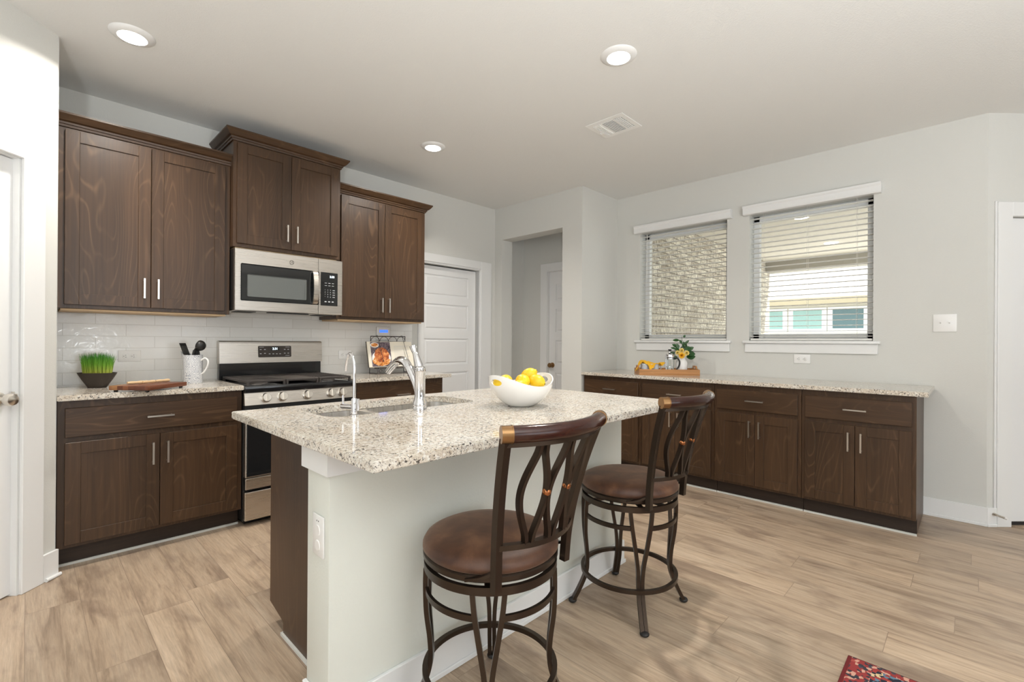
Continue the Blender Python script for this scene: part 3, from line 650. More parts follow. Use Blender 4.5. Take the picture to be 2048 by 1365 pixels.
t = upper('tall dark double-door wall cabinet beside the pantry wall, left of the microwave', XB-0.012, XB1, 0.325, 1.367, 2.402, 0.534, False, False, 1.400, 2.385, 1.455, 1.577, mx=0.034)
t = upper('short dark double-door wall cabinet directly above the microwave', XB1+0.001, XB2-0.001, 0.385, 1.832, 2.568, 1.352, True, True, 1.868, 2.552, 1.918, 2.040, mx=0.022)
t = upper('tall dark double-door wall cabinet right of the microwave, above the cookbook', XB2, XB3, 0.325, 1.367, 2.402, 2.160, False, True, 1.400, 2.385, 1.448, 1.571, mx=0.03)

def base_unit(label, loc, rz, W_, group, mats=('wood_v', 'wood_h'), endl=0.012, endr=0.012, D=0.605, mx=0.022, stile=0.0, drawer=(0.690, 0.842), doorz=(0.130, 0.662)):
    t = thing('base_cabinet', label, 'cabinet', loc, rz, group)
    bm = nb(); box(bm, 0.0005, W_-0.0005, 0, D, 0.11, 0.880, 0.001); box(bm, 0.0005, W_-0.0005, 0.075, D, 0.012, 0.11); obj('body', bm, mats[0], t)
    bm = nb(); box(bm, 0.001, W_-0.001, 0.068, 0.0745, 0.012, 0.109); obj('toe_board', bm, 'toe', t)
    bm = nb(); box(bm, 0.001, W_-0.001, 0.058, 0.0675, 0.0, 0.012); obj('shoe_strip', bm, 'caulk', t, label='pale caulked strip along the floor')
    bm = nb(); box(bm, mx, W_-mx, -0.0195, -0.0005, *drawer, 0.002); d = obj('drawer', bm, mats[1], t); pull(t, d, (W_/2-0.063, sum(drawer)/2), (W_/2+0.063, sum(drawer)/2), -0.0195)
    for k, (a, b_) in enumerate(((mx, W_/2-0.0015), (W_/2+0.0015, W_-mx))):
        bm = nb(); shaker(bm, a, b_, *doorz, -0.0005); d = obj('door', bm, mats[0], t)
        hx_ = b_-0.033 if k == 0 else a+0.033; pull(t, d, (hx_, doorz[1]-0.17), (hx_, doorz[1]-0.045), -0.0195)
    return t
YF = Yk-0.61
base_unit('dark stained base cabinet under the grass bowl and patterned pitcher, left of the range', (XB-0.012, YF, 0), 0, XB1-XB+0.011, 'base cabinets on the range wall', mx=0.03)
base_unit('dark stained base cabinet right of the range, under the cookbook stand', (XB2+0.001, YF, 0), 0, XB3-XB2, 'base cabinets on the range wall')
XF = Xw-0.61
G = 'base cabinets under the windows'
units = [(2.735, 2.115), (2.114, 1.470), (1.469, 0.861), (0.860, 0.240)]
labs = ['dark base cabinet against the hall wall, first of four under the windows', 'dark base cabinet under the wooden tray, mostly behind the farther bar stool',
        'dark base cabinet under the wall outlet, second from the open right end of the row', 'dark base cabinet at the open right end of the row under the windows']
for (a, b_), l_ in zip(units, labs): base_unit(l_, (XF, a, 0), R(-90), a-b_-0.001, G)
# ---- granite tops
def slab(name, pts, z1, label, cut=None):
    bm = nb(); prism(bm, pts, z1-0.03, z1); bmesh.ops.bevel(bm, geom=[e for e in bm.edges if abs(e.verts[0].co.z-e.verts[1].co.z) < 1e-5], offset=0.003, segments=2, affect='EDGES')
    o = obj(name, bm, 'granite'); tag(o, label, 'countertop'); return o
slab('countertop', [(PX+0.006, Yk-0.645), (XB1+0.001, Yk-0.645), (XB1+0.001, Yk-0.001), (PX+0.006, Yk-0.001)], ZC, 'speckled granite countertop under the grass bowl, left of the range')
slab('countertop', [(XB2-0.001, Yk-0.645), (2.66, Yk-0.645), (2.66, Yk-0.001), (XB2-0.001, Yk-0.001)], ZC, 'short speckled granite countertop under the cookbook stand, right of the range')
slab('countertop', [(Xw-0.645, 0.185), (Xw-0.001, 0.185), (Xw-0.001, Y1-0.002), (Xw-0.645, Y1-0.002)], ZC, 'long speckled granite countertop below the two windows')
# ---- backsplash
bm = nb(); box(bm, PX+0.006, XB1, Yk-0.010, Yk-0.0005, ZC, 1.366); box(bm, XB1, XB2, Yk-0.010, Yk-0.0005, 0.88, 1.41); box(bm, XB2, 2.665, Yk-0.010, Yk-0.0005, ZC, 1.366)
tag(obj('backsplash', bm, 'tile', smooth=False, center=False), 'white glossy subway tile backsplash behind the range', 'backsplash')

# ---- outlets and switches
def outlet(name, label, loc, rz, w, h, kind, cat='outlet'):
    """plate centred on loc, facing -y local"""
    t = thing(name, label, cat, loc, rz); bm = nb(); box(bm, -w/2, w/2, -0.006, -0.0005, -h/2, h/2, 0.002, 2); p = obj('cover_plate', bm, 'plastic', t)
    def add(nm, m, *bx):
        b2 = nb(); [box(b2, *q) for q in bx]; obj(nm, b2, m, p, smooth=False)
    if kind == 'h':
        for s in (-0.021, 0.021):
            b2 = nb(); lathe(b2, [(0.0001, 0.002), (0.0155, 0.002), (0.017, 0)], seg=20); bmesh.ops.transform(b2, matrix=Matrix.Translation((s, -0.006, 0)) @ Matrix.Rotation(R(90), 4, 'X'), verts=b2.verts); r_ = obj('receptacle', b2, 'plastic', t)
            b2 = nb(); box(b2, s-0.004, s+0.003, -0.009, -0.0075, 0.005, 0.0072); box(b2, s-0.004, s+0.005, -0.009, -0.0075, -0.0075, -0.0053); box(b2, s-0.0115, s-0.008, -0.009, -0.0075, -0.002, 0.002); obj('slots', b2, 'plastic_dk', r_, smooth=False)
    elif kind == 'switch':
        for s in (-0.023, 0.023):
            b2 = nb(); box(b2, s-0.006, s+0.006, -0.007, -0.005, -0.013, 0.013); boxm(b2, Matrix.Translation((s, -0.011, 0.003)) @ Matrix.Rotation(R(-25), 4, 'X'), 0.008, 0.012, 0.008, 0.001); obj('toggle', b2, 'plastic', t)
    elif kind == 'v':
        for s in (-0.026, 0.02):
            b2 = nb(); lathe(b2, [(0.0001, 0.002), (0.0155, 0.002), (0.017, 0)], seg=20); bmesh.ops.transform(b2, matrix=Matrix.Translation((0, -0.006, s-0.004)) @ Matrix.Rotation(R(90), 4, 'X'), verts=b2.verts); obj('receptacle', b2, 'plastic', t)
        b2 = nb(); box(b2, -0.007, -0.004, -0.0068, -0.0055, 0.043, 0.047); box(b2, 0.004, 0.007, -0.0068, -0.0055, 0.043, 0.047); obj('slots', b2, 'plastic_dk', t, smooth=False)
    return t
outlet('wall_outlet', 'white double outlet on the tile between the grass bowl and pitcher', (0.473, Yk-0.010, 1.093), 0, 0.118, 0.074, 'h')
outlet('wall_outlet', 'white double outlet on the tile behind the small filter tap', (1.965, Yk-0.010, 1.080), 0, 0.118, 0.074, 'h')
outlet('wall_outlet', 'white double outlet on the plain wall below the right window', (Xw, 0.998, 1.077), R(-90), 0.118, 0.074, 'h')
outlet('light_switch', 'white two-toggle light switch plate on the wall near the right door', (Xw, 0.134, 1.352), R(-90), 0.122, 0.122, 'switch', 'switch')
# small wall keypad with a blue screen behind the cookbook
t = thing('wall_keypad', 'white wall keypad with a lit blue screen above the cookbook', 'keypad', (2.338, Yk-0.010, 1.21))
bm = nb(); box(bm, -0.072, 0.072, -0.022, -0.0005, 0, 0.128, 0.012, 3); obj('housing', bm, 'plastic', t)
bm = nb(); box(bm, -0.044, 0.044, -0.0235, -0.021, 0.072, 0.096, 0.001); obj('screen', bm, 'blue', t, label='lit blue screen')

# ------------------------------------------------------------------ microwave
t = thing('microwave', 'stainless over-range microwave mounted under the middle wall cabinet', 'microwave', (XB1+0.002, Yk-0.405, 1.405))
MW = XB2-XB1-0.004; MH = 0.422
bm = nb(); box(bm, 0.004, MW-0.004, 0.012, 0.40, 0.012, MH-0.001); obj('body', bm, 'blackmat', t)
bm = nb(); box(bm, 0, 0.567, -0.03, 0.012, 0.0, MH, 0.003); dr = obj('door', bm, 'steel', t)
bm = nb(); box(bm, 0.570, MW, -0.03, 0.012, 0.0, MH, 0.003); cp = obj('control_panel', bm, 'steel', t)
bm = nb(); box(bm, 0.034, 0.566, -0.032, -0.0295, 0.068, 0.322, 0.006); w_ = obj('window', bm, 'glass_dk', dr)
bm = nb(); box(bm, 0.075, 0.475, -0.0330, -0.0315, 0.098, 0.252, 0.005); obj('window_mesh', bm, 'mesh_dk', dr)
bm = nb(); pts = [(0.535, -0.030, 0.075), (0.535, -0.055, 0.095), (0.535, -0.068, 0.195), (0.535, -0.055, 0.298), (0.535, -0.030, 0.318)]
sweep(bm, catmull(pts, 6), 0.036, 0.012, ref=(0, 1, 0)); obj('handle', bm, 'steel', dr, label='bowed steel handle')
bm = nb(); box(bm, 0.584, 0.718, -0.032, -0.0295, 0.066, 0.322, 0.002); g_ = obj('keypad', bm, 'glass_dk', cp)
text('clock_digits', '2:38', 0.022, Matrix.Translation((0.672, -0.0325, 0.290)) @ FACE_NY, 'led', cp)
bm = nb()
for i_, row in enumerate(('1 2 3', '4 5 6', '7 8 9', '* 0 #')):
    for j_, ch in enumerate(row.split()): text(bm, ch, 0.012, Matrix.Translation((0.618+j_*0.021, -0.0325, 0.187-i_*0.0175)) @ FACE_NY, None, None)
    box(bm, 0.677, 0.695, -0.0328, -0.032, 0.184-i_*0.0175, 0.188-i_*0.0175)
for i_ in range(2):
    for j_ in range(3): box(bm, 0.615+j_*0.028, 0.632+j_*0.028, -0.0328, -0.032, 0.238-i_*0.019, 0.2415-i_*0.019)
for j_ in range(3): box(bm, 0.615+j_*0.028, 0.630+j_*0.028, -0.0328, -0.032, 0.093, 0.101)
obj('key_printing', bm, 'print', cp, smooth=False)
# round monogram badge above the window
def badge(cx_, z_, r_, y_):
    b2 = nb()
    for rr_ in (r_, r_*0.86): sweep(b2, [(cx_+rr_*math.cos(a_*0.1309), y_, z_+rr_*math.sin(a_*0.1309)) for a_ in range(48)], r_*0.045, seg=6, ref=(0, 1, 0), cyclic=True)
    for a_ in range(4):
        a0 = a_*math.pi/2+0.5; sweep(b2, [(cx_+r_*(0.62+0.13*math.sin(k*0.5))*math.cos(a0+k*0.12), y_, z_+r_*(0.62+0.13*math.sin(k*0.5))*math.sin(a0+k*0.12)) for k in range(9)], r_*0.05, seg=6, ref=(0, 1, 0))
    text(b2, 'GE', r_*0.95, Matrix.Translation((cx_, y_, z_)) @ FACE_NY, None, None)
    return b2
bm = nb(); cyl(bm, (0.369, -0.030, 0.366), (0.369, -0.0315, 0.366), 0.0165, seg=36); bd = obj('badge', bm, 'nickel', dr)
obj('badge_emblem', badge(0.369, 0.366, 0.0155, -0.0322), 'iron', dr)
bm = nb(); box(bm, 0.01, MW-0.01, 0.0, 0.39, 0.0, 0.0115, 0.002); obj('underside', bm, 'steel', t)
for a, b_ in ((0.04, 0.16), (0.6, 0.72)):
    bm = nb(); box(bm, a, b_, 0.06, 0.2, -0.004, 0.001); obj('grease_filter', bm, 'vent_dk', t)
bm = nb(); box(bm, 0.24, 0.52, 0.03, 0.09, -0.006, 0.001); obj('work_lamp', bm, 'blackmat', t)

# ------------------------------------------------------------------ range
RW = XB2-XB1-0.006; RY = Yk-0.655
t = thing('range', 'stainless gas range with black cooktop between the two base cabinets', 'stove', (XB1+0.003, RY, 0))
bm = nb(); box(bm, 0, RW, 0.03, 0.60, 0.03, 0.895); box(bm, 0.02, RW-0.02, 0.07, 0.55, 0.0, 0.03); obj('body', bm, 'blackmat', t)
bm = nb(); box(bm, 0, RW, 0.0, 0.635, 0.862, 0.905, 0.005, 2); obj('cooktop', bm, 'black', t)
bm = nb(); v = [bm.verts.new(p) for p in ((0, -0.004, 0.78), (0, 0.014, 0.862), (0, 0.04, 0.862), (0, 0.04, 0.78), (RW, -0.004, 0.78), (RW, 0.014, 0.862), (RW, 0.04, 0.862), (RW, 0.04, 0.78))]
for f in ((0, 1, 2, 3), (7, 6, 5, 4), (0, 4, 5, 1), (1, 5, 6, 2), (2, 6, 7, 3), (3, 7, 4, 0)): bm.faces.new([v[k] for k in f])
bmesh.ops.bevel(bm, geom=list(bm.edges), offset=0.002, segments=1, affect='EDGES'); cpn = obj('control_panel', bm, 'steel', t)
for kx_ in (0.128, 0.232, 0.400, 0.571, 0.655):
    bm = nb(); lathe(bm, [(0.0001, 0), (0.032, 0), (0.032, 0.004), (0.029, 0.006), (0.0275, 0.026), (0.025, 0.030), (0.0001, 0.030)], seg=28)
    box(bm, -0.0055, 0.0055, -0.0265, 0.0265, 0.026, 0.040, 0.002)
    bmesh.ops.transform(bm, matrix=Matrix.Translation((kx_, 0.004, 0.823)) @ Matrix.Rotation(R(78), 4, 'X'), verts=bm.verts); obj('knob', bm, 'nickel', cpn)
bm = nb(); box(bm, 0.002, RW-0.002, 0.004, 0.03, 0.745, 0.778); obj('vent_gap', bm, 'void', t)
bm = nb(); box(bm, 0.004, RW-0.004, -0.012, 0.03, 0.315, 0.745, 0.004); od = obj('oven_door', bm, 'steel', t)
bm = nb(); box(bm, 0.01, RW-0.01, -0.016, -0.0115, 0.325, 0.728, 0.002); obj('oven_glass', bm, 'glass_dk', od)
bm = nb(); box(bm, 0.004, RW-0.004, -0.014, 0.0, 0.728, 0.745, 0.001); box(bm, 0.05, RW-0.05, -0.016, -0.013, 0.733, 0.737); obj('door_top_trim', bm, 'steel', od)
bm = nb(); sweep(bm, [(0.06, -0.062, 0.70), (RW-0.06, -0.062, 0.70)], 0.011, seg=14)
for x_ in (0.075, RW-0.075): box(bm, x_-0.012, x_+0.012, -0.062, -0.014, 0.69, 0.71, 0.003)
obj('handle', bm, 'steel', od)
bm = nb(); box(bm, 0.004, RW-0.004, -0.013, -0.0, 0.240, 0.312, 0.003); obj('lower_trim', bm, 'steel', od)
bm = nb(); box(bm, 0.002, RW-0.002, -0.010, 0.03, 0.04, 0.222, 0.004); obj('storage_drawer', bm, 'steel', t)
# backguard
bm = nb(); v = [bm.verts.new((x_, y_, z_)) for x_ in (0, RW) for y_, z_ in ((0.575, 1.03), (0.585, 1.185), (0.60, 1.197), (0.64, 1.197), (0.64, 1.03))]
bm.faces.new(v[:5]); bm.faces.new(v[5:][::-1])
for k in range(5): bm.faces.new((v[k], v[(k+1) % 5], v[5+(k+1) % 5], v[5+k]))
bmesh.ops.bevel(bm, geom=[e for e in bm.edges if abs(e.verts[0].co.x-e.verts[1].co.x) > 0.1], offset=0.004, segments=2, affect='EDGES')
bgd = obj('backguard', bm, 'steel', t)
bm = nb(); box(bm, 0.004, RW-0.004, 0.592, 0.64, 0.90, 1.03, 0.003); obj('backguard_base', bm, 'black', t)
bm = nb(); prism(bm, rrect(0.260, 0.505, -0.044, 0.044, 0.008), 0, 0.002)
mt = Matrix.Translation((0, 0.5795, 1.115)) @ Matrix.Rotation(R(90-3.7), 4, 'X'); bmesh.ops.transform(bm, matrix=mt, verts=bm.verts); obj('display_panel', bm, M['bowl_dk'], bgd)
bm = nb(); prism(bm, [(0.350, 0.008), (0.416, 0.008), (0.416, 0.036), (0.350, 0.036)], 0.002, 0.0024); bmesh.ops.transform(bm, matrix=mt, verts=bm.verts); obj('clock_window', bm, 'glass_dk', bgd)
text('clock_digits', '2:31', 0.024, mt @ Matrix.Translation((0.383, 0.021, 0.0028)), 'led', bgd)
bm = nb()
for x_, y_ in ((0.278, 0.016), (0.308, 0.016), (0.278, -0.016), (0.308, -0.014), (0.342, -0.018), (0.369, -0.018), (0.395, -0.018), (0.42, -0.018), (0.455, 0.016), (0.482, 0.016), (0.455, -0.014), (0.482, -0.014)):
    prism(bm, [(x_-0.006, y_-0.0025), (x_+0.006, y_-0.0025), (x_+0.006, y_+0.0025), (x_-0.006, y_+0.0025)], 0.002, 0.0026)
for x_, y_ in ((0.285, 0.034), (0.477, 0.034), (0.475, -0.032)): prism(bm, [(x_-0.016, y_-0.0012), (x_+0.016, y_-0.0012), (x_+0.016, y_+0.0012), (x_-0.016, y_+0.0012)], 0.002, 0.0026)
bmesh.ops.transform(bm, matrix=mt, verts=bm.verts); obj('button_printing', bm, 'print', bgd, smooth=False)
# burners and grates
for (x_, y_) in ((0.14, 0.17), (0.14, 0.44), (0.378, 0.30), (0.616, 0.17), (0.616, 0.44)):
    bm = nb(); lathe(bm, [(0.0001, 0.001), (0.055, 0.001), (0.05, 0.008), (0.038, 0.010), (0.036, 0.018), (0.030, 0.024), (0.0001, 0.025)], (x_, y_, 0.905), 28); obj('burner', bm, 'iron', t)
gz = 0.938
for gi, (a, b_) in enumerate(((0.02, 0.262), (0.266, 0.490), (0.494, RW-0.02))):
    bm = nb(); y0_, y1_ = 0.035, 0.565
    for yy in (y0_, y1_): box(bm, a, b_, yy-0.007, yy+0.007, gz-0.014, gz, 0.002)
    for xx in (a+0.006, b_-0.006): box(bm, xx-0.006, xx+0.006, y0_, y1_, gz-0.016, gz, 0.002)
    nbar = 12 if gi != 1 else 0
    for k in range(nbar):
        yy = y0_+(y1_-y0_)*(k+0.5)/nbar; c_ = (a+b_)/2; g2 = 0.045 if k in (2, 3, 8, 9) else 0.0
        if g2: box(bm, a, c_-g2, yy-0.004, yy+0.004, gz-0.012, gz+0.001); box(bm, c_+g2, b_, yy-0.004, yy+0.004, gz-0.012, gz+0.001)
        else: box(bm, a, b_, yy-0.004, yy+0.004, gz-0.012, gz+0.001)
    if gi == 1: box(bm, a+0.012, b_-0.012, y0_+0.02, y1_-0.02, gz-0.010, gz-0.002, 0.003)
    for xx in (a+0.008, b_-0.008):
        for yy in (y0_, y1_): box(bm, xx-0.007, xx+0.007, yy-0.008, yy+0.008, 0.905, gz-0.01)
    obj('griddle' if gi == 1 else 'grate', bm, 'iron', t)

# ------------------------------------------------------------------ island
IX0, IX1, IY0, IY1 = 0.585, 2.292, 1.035, 2.165
IWX0, IWX1, IWY0, IWY1 = 0.632, 2.275, 1.372, 1.528
SX0, SX1, SY0, SY1 = 0.80, 1.545, 1.728, 2.065
slabo = slab('countertop', [(IX0, IY0), (IX1, IY0), (IX1, IY1), (IX0, IY1)], ZC, 'large speckled granite island countertop with the sink and the fruit bowl')
c_ = OFF[slabo.name]; bm = nb(); prism(bm, [(x-c_.x, y-c_.y) for x, y in rrect(SX0, SX1, SY0, SY1, 0.07)], -0.1, 0.1); boolean(slabo, bm)
bm = nb(); box(bm, IWX0, IWX1, IWY0, IWY1, 0, ZC-0.031, 0.004, 2); o = obj('island_wall', bm, 'island_wall'); tag(o, 'pale painted half wall carrying the seating side of the island', 'island')
bm = nb()
box(bm, IWX0-0.012, IWX0-0.0005, IWY0-0.0005, IWY1+0.02, 0.800, ZC-0.031); box(bm, IWX0-0.012, IWX1+0.003, IWY0-0.012, IWY0-0.0007, 0.800, ZC-0.031)
o = obj('trim_board', bm, 'white', smooth=False); tag(o, 'white flat trim board under the overhang of the island countertop', 'trim')
bm = nb(); box(bm, IWX0-0.014, IWX1+0.014, IWY0-0.014, IWY0-0.0005, 0, 0.122, 0.002); box(bm, IWX0-0.014, IWX0-0.0005, IWY0-0.0005, IWY1-0.001, 0, 0.122, 0.002); box(bm, IWX1+0.0005, IWX1+0.014, IWY0-0.0005, IWY1, 0, 0.122, 0.002)
box(bm, IWX0-0.02, IWX1+0.02, IWY0-0.0205, IWY0-0.013, 0, 0.02, 0.003)
o = obj('island_baseboard', bm, 'white'); tag(o, 'white baseboard around the foot of the island half wall', 'baseboard')
outlet('wall_outlet', 'white upright outlet on the end of the island half wall', (IWX0, 1.437, 0.605), R(-90), 0.075, 0.125, 'v')
# island cabinet (hollow so the sink bowls hang inside)
t = thing('island_cabinet', 'dark stained sink cabinet on the working side of the island', 'cabinet', (0.735, 1.53, 0))
def ic(n_, m_, *bxs):
    b2 = nb(); [box(b2, *q) for q in bxs]; return obj(n_, b2, m_, t, smooth=False)
PYE = 2.165-0.008-1.53   # panel far edge
b2 = nb(); va = [(0, 0.0), (0, ZC-0.031), (PYE, ZC-0.031), (PYE, 0.085), (PYE-0.15, 0.055), (PYE-0.15, 0.012), (0, 0.012)]
pa = [[b2.verts.new((x_, y_, z_)) for y_, z_ in va[1:]] for x_ in (0, 0.018)]
b2.faces.new(pa[0]); b2.faces.new(pa[1][::-1])
for k in range(6): b2.faces.new((pa[0][k], pa[0][(k+1) % 6], pa[1][(k+1) % 6], pa[1][k]))
obj('side_panel', b2, 'wood_v', t, smooth=False)
ic('body', 'wood_v', (0.0185, 1.545, PYE-0.02, PYE, 0.11, ZC-0.031), (1.525, 1.545, 0.0, PYE-0.02, 0.11, ZC-0.031), (0.0185, 1.525, 0.0, PYE-0.02, 0.11, 0.13), (0.0185, 1.545, 0.0, PYE-0.14, 0.012, 0.11))
ic('shoe_strip', 'caulk', (-0.008, 0.0, 0.0, PYE-0.15, 0.0, 0.012), (-0.008, 1.545, PYE-0.149, PYE-0.141, 0.0, 0.012))
for k in range(2):
    b2 = nb(); shaker(b2, 0.06+k*0.4, 0.455+k*0.4, 0.13, 0.66, 0.0); bmesh.ops.transform(b2, matrix=Matrix.Translation((0, PYE+0.0005, 0)) @ Matrix.Diagonal((1, -1, 1, 1)), verts=b2.verts); obj('door', b2, 'wood_v', t)
# sink
t = thing('sink', 'stainless double-bowl undermount sink set in the island countertop', 'sink', ((SX0+SX1)/2, (SY0+SY1)/2, ZC-0.235))
sx_, sy_ = (SX0+SX1)/2, (SY0+SY1)/2
b2 = nb(); prism(b2, rrect(SX0-0.02-sx_, SX1+0.02-sx_, SY0-0.02-sy_, SY1+0.02-sy_, 0.08), 0.0, 0.2035)
so_ = obj('basins', b2, 'sinksteel', t, center=False)
for a, b_ in ((SX0, 1.075), (1.105, SX1)):
    b2 = nb(); q0 = rrect(a-sx_, b_-sx_, SY0-sy_, SY1-sy_, 0.065); q1 = rrect(a-sx_+0.012, b_-sx_-0.012, SY0-sy_+0.012, SY1-sy_-0.012, 0.05)
    A = [b2.verts.new((x_, y_, 0.21)) for x_, y_ in q0]; B = [b2.verts.new((x_, y_, 0.01)) for x_, y_ in q1]; b2.faces.new(A); b2.faces.new(B[::-1])
    for k in range(len(A)): b2.faces.new((A[k], A[(k+1) % len(A)], B[(k+1) % len(A)], B[k]))
    boolean(so_, b2)
b2 = nb(); box(b2, 1.078-sx_, 1.102-sx_, SY0-sy_+0.03, SY1-sy_-0.03, 0.15, 0.19); 
b2.free()
for a, b_ in ((SX0, 1.075), (1.105, SX1)):
    b2 = nb(); lathe(b2, [(0.0001, 0.004), (0.03, 0.004), (0.044, 0.001), (0.044, 0.0)], ((a+b_)/2-sx_, 0, 0.0105), 24); obj('drain', b2, 'chrome', t)

# faucet (spout points to +y)
t = thing('faucet', 'chrome pull-out kitchen faucet with lever behind the right sink bowl', 'faucet', (1.158, 1.668, ZC))
bm = nb(); lathe(bm, [(0.0001, 0), (0.030, 0), (0.031, 0.012), (0.027, 0.020), (0.030, 0.024), (0.029, 0.034), (0.024, 0.045), (0.0225, 0.06), (0.0225, 0.155), (0.0245, 0.160), (0.0245, 0.172), (0.018, 0.178), (0.0001, 0.180)], seg=36); obj('body', bm, 'chrome', t)
bm = nb(); pts = [(0, 0.005, 0.070), (0, 0.035, 0.115), (0, 0.062, 0.150), (0, 0.080, 0.172), (0, 0.088, 0.180)]; sweep(bm, catmull(pts, 6), 0.0165, seg=20, ref=(1, 0, 0), radii=[0.9+0.1*min(1, k/10) for k in range(25)]); obj('spout', bm, 'chrome', t)
bm = nb(); pts = [(0, 0.086, 0.178), (0, 0.110, 0.198), (0, 0.150, 0.206), (0, 0.192, 0.192), (0, 0.228, 0.168), (0, 0.250, 0.152)]
cp_ = catmull(pts, 6); sweep(bm, cp_, 0.0185, seg=20, ref=(1, 0, 0), radii=[1.0 if k < 12 else 1.0-0.15*(k-12)/18 for k in range(len(cp_))]); obj('spray_head', bm, 'chrome', t)
bm = nb(); pts = [(0.0, 0.0, 0.172), (0.0, 0.012, 0.200), (0.0, 0.030, 0.232), (0.0, 0.046, 0.255), (0.0, 0.052, 0.270)]; sweep(bm, catmull(pts, 6), 0.013, seg=16, ref=(1, 0, 0), radii=[1.45-0.045*min(k, 14)+max(0, k-14)*0.045 for k in range(25)])
ball(bm, (0, 0, 0.176), 0.023, sz=0.6, seg=20); obj('lever', bm, 'chrome', t)
t = thing('filter_tap', 'slim chrome gooseneck filter tap behind the left sink bowl', 'faucet', (0.885, 1.712, ZC))
bm = nb(); lathe(bm, [(0.0001, 0), (0.017, 0), (0.017, 0.006), (0.011, 0.010), (0.011, 0.066), (0.0085, 0.070), (0.0001, 0.071)], seg=24); cyl(bm, (0.018, 0.006, 0.02), (0.018, 0.006, 0.065), 0.007, seg=16); obj('body', bm, 'chrome', t)
bm = nb(); pts = [(0, 0, 0.06), (0, 0, 0.14), (0, 0.001, 0.200), (0, 0.016, 0.232), (0, 0.038, 0.240), (0, 0.056, 0.226), (0, 0.068, 0.198), (0, 0.074, 0.172)]; sweep(bm, catmull(pts, 8), 0.0062, seg=14, ref=(1, 0, 0)); obj('gooseneck', bm, 'chrome', t)
bm = nb(); sweep(bm, [(0, 0.01, 0.035), (-0.004, 0.05, 0.033), (-0.006, 0.088, 0.031)], 0.010, seg=16, ref=(0, 0, 1)); cyl(bm, (-0.006, 0.08, 0.03), (-0.006, 0.08, 0.075), 0.0045, seg=12); obj('lever', bm, 'chrome', t)

